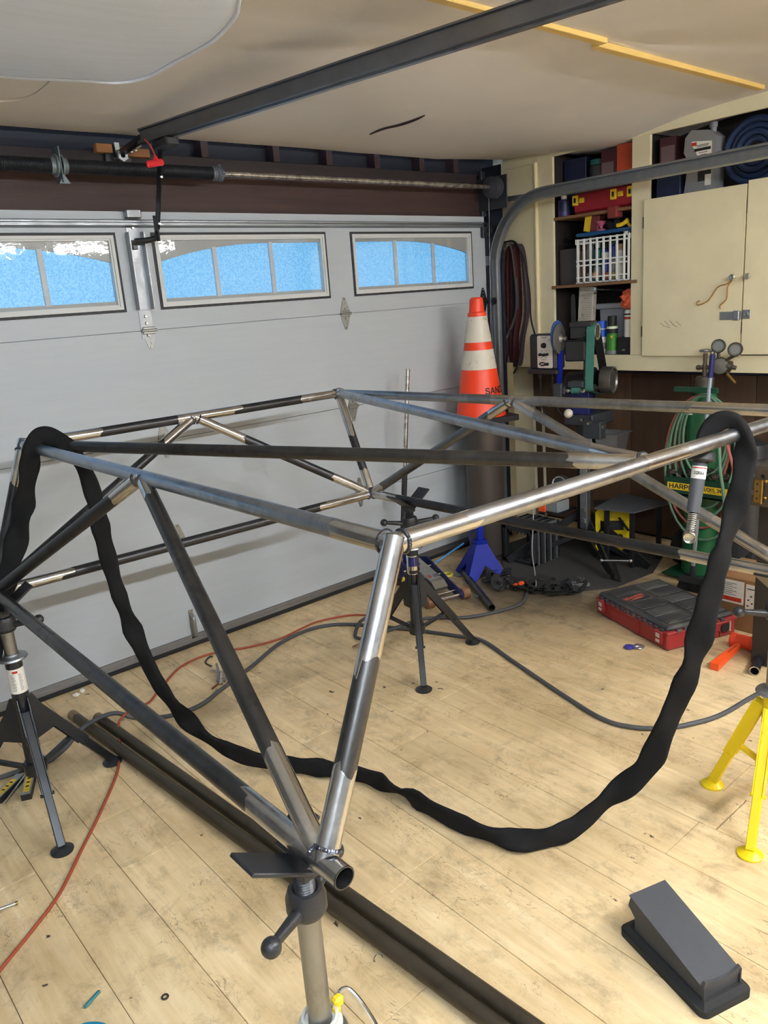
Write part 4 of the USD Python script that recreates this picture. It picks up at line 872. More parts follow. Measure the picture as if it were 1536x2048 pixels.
part(ck, 'hook', cord([(1.535, 3.235, 0.014), (1.52, 3.265, 0.03), (1.545, 3.275, 0.045), (1.56, 3.262, 0.05)], 0.005), DARKSTEEL)

# ================================================================ RIGHT WALL: CABINET
FX = 4.20                                       # face plane
WX = 4.552
cb = thing('wall_cabinet', 'cream painted built-in wall cabinet with open shelves and plain slab doors', 'cabinet', (FX, 2.5, 1.148))
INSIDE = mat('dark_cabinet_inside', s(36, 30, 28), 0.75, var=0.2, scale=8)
SHELFW = mat('bare_shelf_wood', s(126, 92, 62), 0.6, var=0.2, scale=6, stretch=(6, 1, 6))
fb = lambda y0, y1, z0, z1, t=0.02, b=0.0015: slab(FX, FX + t, y0, y1, z0, z1, b)
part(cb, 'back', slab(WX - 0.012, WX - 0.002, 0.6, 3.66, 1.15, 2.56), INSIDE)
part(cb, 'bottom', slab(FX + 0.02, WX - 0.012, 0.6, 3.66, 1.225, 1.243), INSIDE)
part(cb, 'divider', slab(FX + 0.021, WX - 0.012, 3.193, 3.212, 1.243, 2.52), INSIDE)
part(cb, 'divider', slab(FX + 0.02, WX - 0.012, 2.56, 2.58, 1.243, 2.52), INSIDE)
part(cb, 'stile', fb(3.192, 3.31, 1.148, 2.56), CREAM)
part(cb, 'stile', fb(2.53, 2.643, 1.241, 2.56), CREAM)
part(cb, 'rail', fb(0.6, 3.192, 1.148, 1.241), CREAM)
part(cb, 'rail', slab(FX - 0.004, FX + 0.018, 0.6, 2.60, 2.432, 2.56, 0.002), CREAM)
part(cb, 'rail', fb(2.643, 3.192, 2.432, 2.56), CREAM)
part(cb, 'tall_panel', slab(FX - 0.012, FX + 0.008, 3.325, 3.655, 1.16, 2.415, 0.003), CREAM)
part(cb, 'moulding', slab(FX - 0.02, FX + 0.004, 3.308, 3.326, 1.16, 2.42, 0.004), CREAM2)
part(cb, 'end_stile', fb(3.31, 3.662, 2.41, 2.53), CREAM)
part(cb, 'shelf', slab(FX + 0.004, WX - 0.012, 2.60, 3.196, 2.062, 2.080, 0.002), SHELFW)
part(cb, 'shelf', slab(FX - 0.012, WX - 0.012, 2.60, 3.205, 1.654, 1.672, 0.002), SHELFW)
part(cb, 'shelf', slab(FX + 0.03, WX - 0.012, 0.6, 2.56, 2.085, 2.10, 0.002), SHELFW)
def door(y0, y1, z0, z1, ky):
    d = part(cb, 'door', slab(FX - 0.02, FX - 0.001, y0, y1, z0, z1, 0.002), CREAM)
    part(d, 'edge_strip', slab(FX - 0.0205, FX - 0.004, y0 - 0.0005, y0 + 0.004, z0 + 0.002, z1 - 0.002), CREAM2, smooth=False)
    part(d, 'knob', lathe([(0.006, 0), (0.0065, 0.012), (0.0155, 0.018), (0.0165, 0.025), (0.0125, 0.031), (0, 0.033)], (FX - 0.02, ky, 1.647), (-1, 0, 0)), STEEL)
    for z in (z0 + 0.14, z1 - 0.12):
        part(d, 'hinge', cyl((FX - 0.012, y1 + 0.004, z - 0.03), (FX - 0.012, y1 + 0.004, z + 0.03), 0.006, n=10), DARKSTEEL)
    return d
door(1.975, 2.553, 1.238, 2.098, 2.022)
door(1.36, 1.968, 1.247, 2.112, 1.942)
lt = part(cb, 'latch', cat(slab(FX - 0.024, FX - 0.02, 1.972, 2.088, 1.43, 1.472, 0.001), slab(FX - 0.032, FX - 0.02, 1.982, 2.014, 1.426, 1.476, 0.003)), GALV)
part(lt, 'staple', cat(slab(FX - 0.024, FX - 0.02, 1.925, 1.966, 1.432, 1.478, 0.003), ring((FX - 0.026, 1.945, 1.455), (1, 0, 0), 0.01, 0.003, 16, 6)), GALV)
part(cb, 'scuff_patch', cat(*[bar((FX - 0.0206, 2.44 - 0.11 * q + dy, 1.405 + dz), (FX - 0.0206, 2.44 - 0.11 * q + dy - 0.03, 1.395 + dz * 0.4), 0.0035, 0.0006, (1, 0, 0)) for q, dy, dz in ((0, 0, .02), (.25, 0, .03), (.4, .01, .0), (.55, 0, .03), (.7, 0, .01), (.9, 0, .025))]), mat('grey_scuff', s(176, 166, 138), 0.6), smooth=False)
hk = thing('wire_hook', 'twisted brown wire loop hanging from the left cabinet door knob', 'wire', (FX - 0.04, 2.1, 1.5))
part(hk, 'wire', cat(cord([(FX - 0.036, 2.022, 1.632), (FX - 0.036, 2.05, 1.615), (FX - 0.034, 2.10, 1.60), (FX - 0.034, 2.15, 1.535), (FX - 0.034, 2.205, 1.515), (FX - 0.032, 2.215, 1.528), (FX - 0.03, 2.20, 1.535)], 0.0032), cord([(FX - 0.036, 2.022, 1.632), (FX - 0.034, 2.045, 1.60), (FX - 0.032, 2.05, 1.54), (FX - 0.03, 2.085, 1.505), (FX - 0.03, 2.082, 1.488)], 0.0032)), mat('brown_wire', s(168, 122, 62), 0.5, 0.3))
one('blue_bar', 'long dark blue bar lying against the wall under the cabinet bottom', 'bar', slab(4.50, 4.546, 0.8, 3.2, 1.096, 1.142, 0.006), mat('navy_blue_bar', s(24, 28, 66), 0.35, var=0.2, scale=14))
for i in range(0):
    pass

# ---- what stands on the shelves
def bottle(name, label, c, r, h, m, cap=None, capr=0.5, cap_h=0.05, neck=0.35, cat_='bottle', band=None, group=None, shoulder=0.12, caps=None):
    t = thing(name, label, cat_, c, group=group)
    part(t, 'body', lathe([(0, 0), (r * 0.96, 0), (r, 0.006), (r, h * (1 - shoulder)), (r * 0.9, h * (1 - shoulder * 0.4)), (r * neck, h), (0, h)], c), m)
    if cap is not None:
        part(t, 'cap', lathe([(0, 0), (r * capr, 0), (r * capr, cap_h * 0.9), (r * capr * 0.92, cap_h), (0, cap_h)], V(*c) + (0, 0, h)), cap)
    for z0, z1, bm in (band or []):
        part(t, 'label', lathe([(r + 0.0004, z0), (r + 0.001, z0), (r + 0.001, z1), (r + 0.0004, z1)], c), bm)
    return t
def carton(name, label, y0, y1, x0, x1, z0, z1, m, cat_='box', prints=(), b=0.002, group=None):
    t = thing(name, label, cat_, ((x0 + x1) / 2, (y0 + y1) / 2, z0), group=group)
    part(t, 'body', slab(x0, x1, y0, y1, z0, z1, b), m)
    for py0, py1, pz0, pz1, pm in prints:
        part(t, 'label', slab(x0 - 0.0012, x0 + 0.0005, py0, py1, pz0, pz1), pm, smooth=False)
    return t
S1, S2, S0, ST = 2.081, 1.673, 1.244, 2.101
TEAL = mat('teal_can', s(30, 96, 96), 0.4)
DKCAN = mat('dark_grey_can', s(46, 50, 54), 0.45, var=0.1)
MAUVE = mat('mauve_label', s(112, 92, 98), 0.6)
MAROON = mat('maroon_box', s(74, 36, 44), 0.55)
NAVY = mat('navy_plastic', s(24, 34, 66), 0.45, var=0.15, scale=10)
BLUEBOX = mat('blue_plastic', s(38, 74, 128), 0.5, var=0.12, scale=8)
ORB = mat('orange_red_box', s(190, 76, 46), 0.5, var=0.1, scale=6)
REDB = mat('red_case', s(150, 28, 40), 0.45, var=0.1)
PURP = mat('purple_bottle', s(56, 44, 104), 0.4)
GREYP = mat('grey_plastic', s(128, 132, 136), 0.5, var=0.06)
CLEARP = mat('cloudy_plastic', s(150, 154, 162), 0.35, var=0.05)
# top shelf of the open bay
carton('storage_box', 'navy blue box at the left end of the top shelf', 3.02, 3.18, 4.30, 4.52, S1 + 0.02, S1 + 0.33, NAVY)
bottle('paint_can', 'dark green paint can with teal lid on the top shelf', (4.33, 2.945, S1), 0.058, 0.27, DKCAN, TEAL, 0.98, 0.03, 0.98, 'can', [(0.0, 0.025, TEAL)], shoulder=0.02)
carton('oil_carton', 'dark maroon carton with mauve label on the top shelf beside the orange box', 2.785, 2.885, 4.26, 4.42, S1 + 0.06, S1 + 0.335, MAROON, prints=[(2.80, 2.88, S1 + 0.17, S1 + 0.265, MAUVE), (2.795, 2.825, S1 + 0.115, S1 + 0.152, PAPER)])
carton('orange_box', 'orange red upright box at the right end of the top shelf', 2.665, 2.778, 4.255, 4.42, S1 + 0.10, S1 + 0.345, ORB, prints=[(2.69, 2.76, S1 + 0.13, S1 + 0.14, PAPER)])
rc2 = thing('red_case', 'red plastic case with two yellow latches lying on the top shelf', 'case', (4.27, 2.83, S1 + 0.006))
part(rc2, 'body', cat(slab(4.225, 4.42, 2.635, 3.06, S1 + 0.004, S1 + 0.115, 0.012), slab(4.228, 4.42, 2.64, 3.05, S1 + 0.045, S1 + 0.052)), REDB)
part(rc2, 'lid', slab(4.232, 4.41, 2.64, 3.05, S1 + 0.112, S1 + 0.135, 0.008), MAROON)
for y in (3.04, 2.775, 2.665):
    lz = part(rc2, 'latch', slab(4.212, 4.228, y - 0.02, y + 0.02, S1 + 0.05, S1 + 0.108, 0.004), YELINK)
    part(lz, 'latch_hole', slab(4.2105, 4.2135, y - 0.008, y + 0.006, S1 + 0.066, S1 + 0.092), INK, smooth=False)
    part(rc2, 'latch_tab', slab(4.214, 4.228, y - 0.062, y - 0.028, S1 + 0.062, S1 + 0.09, 0.003), YELINK)
bottle('purple_bottle', 'small purple bottle at the left front of the top shelf', (4.235, 3.135, S1), 0.036, 0.10, PURP, PAPER, 0.5, 0.02, band=[(0.03, 0.08, NAVY)])
one('paper_roll', 'rust red folded rag hanging over the front edge of the top shelf', 'rag', slab(4.19, 4.26, 2.735, 2.80, S1 - 0.052, S1 + 0.012, 0.006), mat('rust_rag', s(128, 50, 44), 0.85))
# middle shelf
carton('tall_box', 'dark grey box standing at the left of the middle shelf', 3.06, 3.185, 4.25, 4.5, S2, S2 + 0.215, mat('dark_grey_card', s(62, 58, 60), 0.6))
cr = thing('storage_crate', 'white slatted plastic crate full of bottles on the middle shelf', 'crate', (4.29, 2.84, S2))
cy0, cy1, cx0, cx1, cz0, cz1 = 2.655, 3.03, 4.205, 4.40, S2 + 0.001, S2 + 0.262
CRW = mat('white_crate_plastic', s(226, 228, 226), 0.4, var=0.03)
for i in range(8):
    yy = cy1 - 0.012 - i * (cy1 - cy0 - 0.09) / 6.2
    if i < 7:
        part(cr, 'slat', slab(cx0, cx0 + 0.008, yy - 0.0075, yy + 0.0075, cz0, cz1, 0.002), CRW)
part(cr, 'slat', cat(slab(cx0 - 0.006, cx0 + 0.008, cy0 + 0.03, cy0 + 0.042, cz0, cz1 + 0.012, 0.002), slab(cx0 - 0.006, cx0 + 0.008, cy0, cy0 + 0.012, cz0, cz1 + 0.012, 0.002), slab(cx0 - 0.006, cx0 + 0.008, cy0, cy0 + 0.042, cz1 - 0.002, cz1 + 0.012, 0.002)), CRW)
for z in (0.03, 0.10, 0.128, 0.228, 0.25):
    part(cr, 'rib', slab(cx0 + 0.002, cx0 + 0.007, cy0 + 0.01, cy1, cz0 + z, cz0 + z + 0.009), CRW)
for yy in (cy0, cy1):
    for k in range(4):
        part(cr, 'side_slat', slab(cx0 + 0.03 + k * 0.045, cx0 + 0.044 + k * 0.045, yy - 0.004, yy + 0.004, cz0, cz1, 0.001), CRW)
    part(cr, 'side_rib', slab(cx0, cx1, yy - 0.003, yy + 0.003, cz1 - 0.03, cz1), CRW)
part(cr, 'floor', slab(cx0, cx1, cy0, cy1, cz0, cz0 + 0.008), CRW)
for i, (nm, y, r, h, m, cp, bd) in enumerate((('brown bottle', 3.0, 0.022, 0.19, mat('brown_bottle', s(140, 92, 56), 0.4), WOOD, []), ('grey spray can', 2.955, 0.024, 0.215, GREYP, INK, [(0.05, 0.12, DKCAN)]), ('teal spray can', 2.90, 0.027, 0.19, TEAL, mat('clear_cap', s(180, 190, 190), 0.3), [(0.02, 0.08, GREYP)]),
        ('blue and white can', 2.845, 0.024, 0.18, mat('royal_blue', s(36, 50, 140), 0.4), INK, [(0.12, 0.16, PAPER)]), ('dark blue bottle', 2.795, 0.022, 0.20, mat('royal_blue', s(36, 50, 140), 0.4), NAVY, [(0.02, 0.12, GREYP)]), ('white bottle with tan neck', 2.745, 0.020, 0.17, PAPER, mat('tan_cap', s(190, 160, 110), 0.5), []))):
    bottle('crate_bottle', f'{nm} standing in the white slatted crate', (4.25, y, cz0 + 0.009), r, h, m, cp, 0.6, 0.03, 0.5, band=bd, group=None)
one('yellow_level', 'narrow bright yellow strip standing at the right end of the white crate', 'level', slab(4.222, 4.235, 2.672, 2.684, cz0 + 0.01, cz0 + 0.235, 0.002), YELINK)
for i, (y, z, r, lab, m) in enumerate(((2.90, 0.035, 0.026, 'tan ball of twine in the bottom of the white crate, left', mat('tan_twine', s(206, 158, 120), 0.8, var=0.25, scale=70)), (2.83, 0.03, 0.021, 'rust ball of twine in the bottom of the white crate, middle', mat('rust_twine', s(168, 96, 66), 0.8, var=0.25, scale=70)), (2.775, 0.03, 0.021, 'olive ball of twine in the bottom of the white crate, right', mat('olive_twine', s(150, 140, 66), 0.8, var=0.25, scale=70)))):
    one('twine_ball', lab, 'twine', crumple((4.235, y, cz0 + 0.009), (2 * r,) * 3, 30 + i), m)
one('blue_tray', 'blue plastic tray laid on top of the white crate', 'tray', slab(4.21, 4.45, 2.63, 3.04, cz1 + 0.014, cz1 + 0.034, 0.012), mat('tray_blue', s(34, 92, 150), 0.4))
yb = thing('yellow_tin', 'tilted yellow tin with red side on the blue tray', 'tin', (4.28, 2.97, cz1 + 0.036))
part(yb, 'body', put(box((0, 0, 0.05), (0.06, 0.10, 0.10), 0.006), (4.28, 2.955, cz1 + 0.036), (1, 0, 0), (0, 0.985, 0.17)), mat('dull_red', s(116, 44, 50), 0.5))
part(yb, 'label', put(box((-0.031, 0.027, 0.05), (0.002, 0.045, 0.098)), (4.28, 2.955, cz1 + 0.036), (1, 0, 0), (0, 0.985, 0.17)), YELINK)
one('pink_spool', 'small pink plastic spool on the blue tray', 'spool', lathe([(0, 0), (0.028, 0), (0.028, 0.006), (0.009, 0.016), (0.010, 0.026), (0.03, 0.048), (0.03, 0.054), (0, 0.054)], (4.26, 2.885, cz1 + 0.036)), mat('pink_plastic', s(190, 92, 124), 0.45))
one('tape_reel', 'dark round reel standing behind the pink spool', 'reel', lathe([(0.012, 0), (0.048, 0), (0.048, 0.03), (0.012, 0.03), (0.012, 0)], (4.32, 2.845, cz1 + 0.086), (1, 0, 0), 28), DKCAN)
yg = thing('glue_gun', 'bright yellow pistol-grip tool hanging at the right of the middle bay', 'tool', (4.24, 2.69, 1.97))
part(yg, 'barrel', cord([(4.225, 2.752, 1.985), (4.225, 2.715, 1.99), (4.225, 2.68, 2.01)], 0.012, n=10), YELINK)
part(yg, 'grip', bar((4.235, 2.69, 1.995), (4.25, 2.655, 1.95), 0.022, 0.018, b=0.004), mat('amber_plastic', s(200, 150, 30), 0.5))
part(yg, 'hanger', cyl((4.24, 2.665, 2.0), (4.24, 2.66, 2.055), 0.004), BRASS)
# bottom of the open bay
one('file_rod', 'steel rod sticking out from under the middle shelf', 'rod', cat(cyl((4.175, 2.866, 1.634), (4.46, 2.80, 1.61), 0.0045), lathe([(0, 0), (0.011, 0.002), (0.011, 0.012), (0.004, 0.02), (0, 0.02)], (4.165, 2.868, 1.635), (1, -0.2, -0.08))), STEEL)
wb = thing('manual_booklet', 'worn white printed carton standing in the lower bay', 'carton', (4.30, 3.04, 1.36))
part(wb, 'body', put(box((0, 0, 0.125), (0.04, 0.108, 0.26), 0.003), (4.30, 3.022, 1.40), (1, 0, 0), (0, 0.998, 0.06)), mat('worn_white_card', s(198, 192, 180), 0.7, col2=s(110, 106, 98), fac=(0.58, 0.75), scale=22))
part(wb, 'print', cat(*[put(box((-0.0206, random.Random(i).uniform(-0.01, 0.01), z), (0.0012, 0.08 - 0.03 * random.Random(i + 9).random(), 0.003)), (4.30, 3.022, 1.40), (1, 0, 0), (0, 0.998, 0.06)) for i, z in enumerate(np.arange(0.03, 0.24, 0.014))]), mat('faded_print', s(150, 146, 136), 0.7), smooth=False)
one('support_box', 'dark box under the white carton in the lower bay', 'box', slab(4.27, 4.5, 2.97, 3.08, S0, S0 + 0.155, 0.003), DKCAN)
cbn = thing('clear_bin', 'cloudy grey plastic bin with rim at the back of the lower bay', 'bin', (4.40, 2.79, S0))
part(cbn, 'body', hull([(4.335 + 0.01 * q, y, z) for q, z in ((1, S0), (0, S0 + 0.27)) for y in (2.625 + 0.01 * q, 2.945 - 0.01 * q)] + [(4.52, y, z) for y in (2.63, 2.94) for z in (S0, S0 + 0.27)]), CLEARP)
part(cbn, 'rim', slab(4.318, 4.53, 2.605, 2.965, S0 + 0.265, S0 + 0.30, 0.006), CLEARP)
part(cbn, 'label', slab(4.3365, 4.338, 2.69, 2.745, S0 + 0.135, S0 + 0.20), PAPER, smooth=False)
one('orange_cloth', 'crumpled orange cloth hanging at the right edge of the lower bay', 'cloth', crumple((4.24, 2.668, S0 + 0.255), (0.09, 0.12, 0.11), 12), mat('orange_cloth_fabric', s(206, 92, 58), 0.8))
bottle('white_bottle', 'white bottle with red band at the right of the lower bay', (4.252, 2.675, S0 + 0.10), 0.036, 0.165, PAPER, None, band=[(0.105, 0.118, REDINK), (0.13, 0.138, INK)])
GRN = mat('green_can', s(58, 128, 40), 0.4)
gcn = bottle('spray_can', 'green and black spray can with black cap in the lower bay', (4.235, 2.79, S0), 0.033, 0.17, GRN, INK, 0.82, 0.058, 0.85, 'spray can', [(0.125, 0.152, INK), (0.0, 0.022, GREYP), (0.152, 0.166, PAPER)], shoulder=0.06)
part(gcn, 'badge', ball((4.206, 2.776, S0 + 0.105), 0.009, 1, (0.4, 1, 1)), YELINK)
bottle('spray_can', 'blue-topped white spray can in the lower bay beside the green can', (4.235, 2.862, S0), 0.031, 0.155, PAPER, mat('bright_blue_cap', s(34, 92, 210), 0.4), 0.9, 0.045, 0.9, 'spray can', [(0.105, 0.15, mat('bright_blue_cap', s(34, 92, 210), 0.4)), (0.03, 0.07, GREYP)], shoulder=0.06)
carton('black_box', 'small black box in the right corner of the lower bay', 2.652, 2.745, 4.22, 4.33, S0, S0 + 0.10, BLACKM, prints=[(2.69, 2.71, S0 + 0.02, S0 + 0.03, GREYP)])
# above the doors
carton('oil_carton', 'maroon carton with mauve label in the left end of the bay over the doors', 2.42, 2.515, 4.27, 4.45, ST + 0.02, ST + 0.31, MAROON, prints=[(2.425, 2.505, ST + 0.175, ST + 0.265, MAUVE), (2.43, 2.46, ST + 0.115, ST + 0.155, PAPER)])
jg = thing('oil_jug', 'grey motor oil jug with white and black label over the cabinet doors', 'jug', (4.30, 2.26, ST))
jp = sg.Polygon([(-0.085, 0), (0.075, 0), (0.075, 0.255), (0.04, 0.285), (-0.055, 0.30), (-0.085, 0.27), (-0.09, 0.20), (-0.065, 0.16), (-0.075, 0.06)]).buffer(0.006).difference(sg.Polygon([(-0.062, 0.10), (-0.045, 0.11), (-0.045, 0.16), (-0.058, 0.17), (-0.068, 0.13)]))
jf = lambda mesh: put(mesh, (4.24, 2.258, ST + 0.006), (0, -1, 0), (0, 0, 1))
JUG = mat('grey_jug_plastic', s(134, 136, 140), 0.38, var=0.05)
part(jg, 'body', jf(put(trimesh.creation.extrude_polygon(jp, 0.10, engine='earcut'), (0, 0, -0.10))), JUG, smooth=False)
part(jg, 'cap', lathe([(0.016, -0.03), (0.016, 0.0), (0.021, 0.002), (0.021, 0.028), (0, 0.03)], (4.29, 2.218, ST + 0.31)), JUG)
L0 = part(jg, 'label', jf(put(trimesh.creation.extrude_polygon(sg.Polygon([(-0.055, 0.235), (-0.05, 0.25), (0.06, 0.235), (0.06, 0.16), (-0.01, 0.155), (-0.03, 0.20)]), 0.001, engine='earcut'), (0, 0, 0.0005))), PAPER, smooth=False)
part(L0, 'black_band', jf(slab(-0.035, 0.055, 0.196, 0.21, 0.0015, 0.0024)), INK, smooth=False)
part(L0, 'text_line', jf(cat(*[slab(-0.03 + 0.01 * k, 0.045 - 0.004 * k, z, z + 0.004, 0.0015, 0.0022) for k, z in enumerate((0.222, 0.215, 0.185, 0.174))])), mat('grey_print', s(120, 120, 122), 0.6), smooth=False)
fg = part(L0, 'flag', jf(slab(-0.052, -0.024, 0.226, 0.242, 0.0015, 0.0024)), REDINK, smooth=False)
part(jg, 'black_panel', jf(slab(-0.012, 0.06, 0.045, 0.125, 0.0005, 0.0014)), INK, smooth=False)
part(jg, 'barcode_label', jf(slab(0.028, 0.062, 0.02, 0.075, 0.0012, 0.0022)), PAPER, smooth=False)
carton('blue_bin', 'dark blue bin low in the bay over the doors behind the oil jug', 2.36, 2.50, 4.22, 4.27, ST - 0.01, ST + 0.12, NAVY)
hl = thing('coiled_hose', 'coiled blue hose lying in the bay over the cabinet doors', 'hose', (4.36, 1.98, ST))
for i, R in enumerate((0.15, 0.12, 0.09, 0.06)):
    part(hl, 'coil', ring((4.30 + 0.012 * (i % 2), 2.0, ST + 0.162), (1, 0, 0.0), R, 0.0155, 36, 8), mat('blue_hose', s(26, 48, 86), 0.6))
# belts hanging from a nail on the tall panel
BELT = [mat('maroon_abrasive', s(92, 42, 46), 0.85, var=0.15, scale=60), mat('brown_abrasive', s(108, 74, 60), 0.85, var=0.15, scale=60), mat('dark_abrasive', s(60, 42, 50), 0.85, var=0.15, scale=60), mat('grey_abrasive', s(86, 84, 84), 0.85, var=0.12, scale=60)]
PX = FX - 0.012
one('nail', 'small black nail in the tall cream panel holding the sanding belts', 'nail', cat(cyl((PX + 0.002, 3.50, 1.963), (PX - 0.085, 3.515, 1.975), 0.0025, n=8), ball((PX - 0.087, 3.515, 1.975), 0.005, 1)), INK)
def hung(label, ytop, ztop, wl, wr_, zb, yb_, x0, w, m, name='sanding_belt', cat_='sanding belt', th=0.0018):
    pts = [(x0, ytop, ztop), (x0, ytop + wl * 0.55, ztop - 0.03), (x0, ytop + wl * 0.9, ztop - 0.16), (x0, ytop + wl, ztop - 0.4), (x0, yb_ + (wl) * 0.75, zb + 0.14), (x0, yb_ + wl * 0.35, zb + 0.02), (x0, yb_, zb), (x0, yb_ - wr_ * 0.4, zb + 0.03), (x0, yb_ - wr_ * 0.8, zb + 0.18), (x0, ytop - wr_, ztop - 0.42), (x0, ytop - wr_ * 0.85, ztop - 0.15), (x0, ytop - wr_ * 0.5, ztop - 0.03)]
    path = smooth(pts, 6, closed=True)
    prof = [(-w / 2, -th), (w / 2, -th), (w / 2, th), (-w / 2, th)] if w else circle(0.006, 8)
    if w:                        # keep the band's width pointing out of the wall
        v, f = [], []; n = len(path); T = np.roll(path, -1, 0) - np.roll(path, 1, 0); T /= np.linalg.norm(T, axis=1, keepdims=True)
        for p_, t_ in zip(path, T):
            nr = np.cross(t_, (1, 0, 0))
            v += [p_ + V(sx * w / 2, 0, 0) + nr * sn * th for sx, sn in ((-1, -1), (1, -1), (1, 1), (-1, 1))]
        for i in range(n):
            j = (i + 1) % n
            for a in range(4):
                b = (a + 1) % 4
                f += [(i * 4 + a, j * 4 + a, j * 4 + b), (i * 4 + a, j * 4 + b, i * 4 + b)]
        msh = trimesh.Trimesh(np.array(v), np.array(f), process=False); msh.fix_normals()
    else:
        msh = sweep(path, prof, (1, 0, 0), closed=True)
    return one(name, label, cat_, msh, m, smooth=40)
hung('wide maroon sanding belt, in the middle of the bunch hanging on the tall panel', 3.475, 1.955, 0.045, 0.035, 1.20, 3.50, PX - 0.035, 0.055, BELT[0])
hung('brown sanding belt with a teal splice, left side of the hanging bunch', 3.49, 1.945, 0.075, 0.03, 1.24, 3.555, PX - 0.03, 0.05, BELT[1])
hung('dark purple sanding belt, right side of the hanging bunch', 3.44, 1.95, 0.05, 0.06, 1.17, 3.47, PX - 0.034, 0.055, BELT[2])
hung('narrow grey sanding belt, outermost on the left of the hanging bunch', 3.50, 1.96, 0.09, 0.06, 1.16, 3.59, PX - 0.06, 0.03, BELT[3])
one('belt_splice', 'small teal tape splice on the brown hanging belt', 'tape', slab(PX - 0.058, PX - 0.004, 3.562, 3.567, 1.66, 1.69), mat('teal_tape', s(46, 124, 132), 0.6))
hung('black power cord looped over the nail on the tall panel', 3.47, 1.972, 0.15, 0.12, 1.12, 3.50, PX - 0.075, 0, BLACK, 'cord_loop', 'cord')

# ================================================================ CORNER: GRINDER, DRUM, CONE
CONE = mat('cone_orange', s(248, 70, 32), 0.4, var=0.05, scale=6, col2=s(200, 70, 44), fac=(0.72, 0.85))
REFL = mat('reflective_band', s(216, 210, 196), 0.45, col2=s(126, 116, 104), fac=(0.58, 0.78), scale=26)
dc = V(3.605, 3.30, 0)
dr = thing('fibre_drum', 'tall brown drum standing in the corner under the traffic cone', 'drum', dc)
part(dr, 'body', lathe([(0, 0.0), (0.118, 0.0), (0.12, 0.01), (0.12, 0.90), (0, 0.90)], dc, n=40), mat('brown_drum', s(78, 71, 67), 0.38, 0.3, var=0.12, scale=3))
for z in (0.02, 0.88):
    part(dr, 'hoop', lathe([(0.119, z), (0.124, z + 0.004), (0.124, z + 0.016), (0.119, z + 0.02)], dc, n=40), DARKSTEEL)
cc = V(3.565, 3.28, 0.905)
cn = thing('traffic_cone', 'orange traffic cone with two white bands standing on the drum', 'traffic cone', cc)
part(cn, 'base', cat(prism(rrect(0.36, 0.36, 0.04), 0.03, cc, unit((1, -0.35, 0)), unit((0.35, 1, 0)))), RUBBER)
prof_r = lambda z: 0.152 - (0.152 - 0.036) * (max(z - 0.03, 0) / 0.73)
cone_h = 0.735
body = [(0.155, 0.028), (0.153, 0.04)] + [(prof_r(z), z) for z in np.linspace(0.05, cone_h - 0.09, 8)] + [(prof_r(cone_h - 0.085) * 0.86, cone_h - 0.083), (prof_r(cone_h - 0.05) * 0.82, cone_h - 0.01), (0.03, cone_h), (0.024, cone_h), (0.024, cone_h - 0.05), (0, cone_h - 0.05)]
part(cn, 'body', lathe(body, cc, n=48), CONE)
for z0, z1 in ((0.315, 0.43), (0.475, 0.625)):
    part(cn, 'reflective_band', lathe([(prof_r(z0) + 0.0006, z0), (prof_r(z0) + 0.0016, z0 + 0.001), (prof_r(z1) + 0.0016, z1 - 0.001), (prof_r(z1) + 0.0006, z1)], cc, n=48), REFL)
def cone_text(t, z, h, ang):
    m = meshkit.text_mesh(t, h, 0.001, True); m = m.subdivide_to_size(0.02); v = m.vertices; r = np.array([prof_r(z + q) for q in v[:, 1]]) + 0.0012
    a = ang + v[:, 0] / r.mean(); v2 = np.stack([(r + v[:, 2]) * np.cos(a), (r + v[:, 2]) * np.sin(a), z + v[:, 1]], 1) + cc
    return trimesh.Trimesh(v2, m.faces, process=False)
part(cn, 'lettering', cone_text('SANITATION', 0.17, 0.038, math.radians(236)), INK, smooth=False)
part(wd, 'post', slab(3.99, 4.10, 3.46, 3.58, 0.0, 1.2, 0.004), mat('aged_cream_post', s(170, 156, 120), 0.6, var=0.2, scale=7))

# belt grinder on its stand
G0 = V(3.95, 2.80, 0)
gs = thing('belt_grinder', 'black belt grinder with green belt on a tripod stand', 'belt grinder', G0)
def gp(name, mesh, m, **k):
    if mesh.bounds[0, 2] > 0.84:                  # the head is swung a little on its post
        mesh = mesh.copy(); mesh.apply_transform(trimesh.transformations.rotation_matrix(math.radians(16), (0, 0, 1), (3.88, 2.68, 0)))
    return part(gs, name, mesh, m, **k)
gp('column', cat(slab(3.92, 3.98, 2.77, 2.83, 0.12, 0.88, 0.003), slab(3.905, 3.92, 2.72, 2.76, 0.30, 0.60, 0.002)), BLACK)
gp('perforated_post', cat(slab(3.86, 3.90, 2.715, 2.765, 0.22, 0.62, 0.002), *[slab(3.855, 3.862, 2.722, 2.758, z, z + 0.03, 0.004) for z in (0.26, 0.33, 0.48)]), GALV)
for fx, fy in ((3.565, 3.10), (3.70, 2.42), (4.28, 2.92), (3.98, 2.36)):
    d = unit(V(fx - 3.95, fy - 2.80, 0)); sd = np.cross((0, 0, 1), d)
    a, b = V(3.95, 2.80, 0.30) + d * 0.02, V(fx, fy, 0.022)
    lg = gp('leg', cat(bar(a, b, 0.012, 0.05, np.cross(b - a, sd), 0.002), bar(a - (0, 0, 0.14), V(fx, fy, 0.02) + (V(3.95, 2.8, 0.1) - V(fx, fy, 0.02)) * 0.15, 0.012, 0.03, (0, 0, 1))), BLACK)
    part(lg, 'rib', bar(V(3.95, 2.80, 0.16) + d * 0.1, V(3.95, 2.80, 0.23) + d * 0.14, 0.01, 0.03, sd), BLACK)
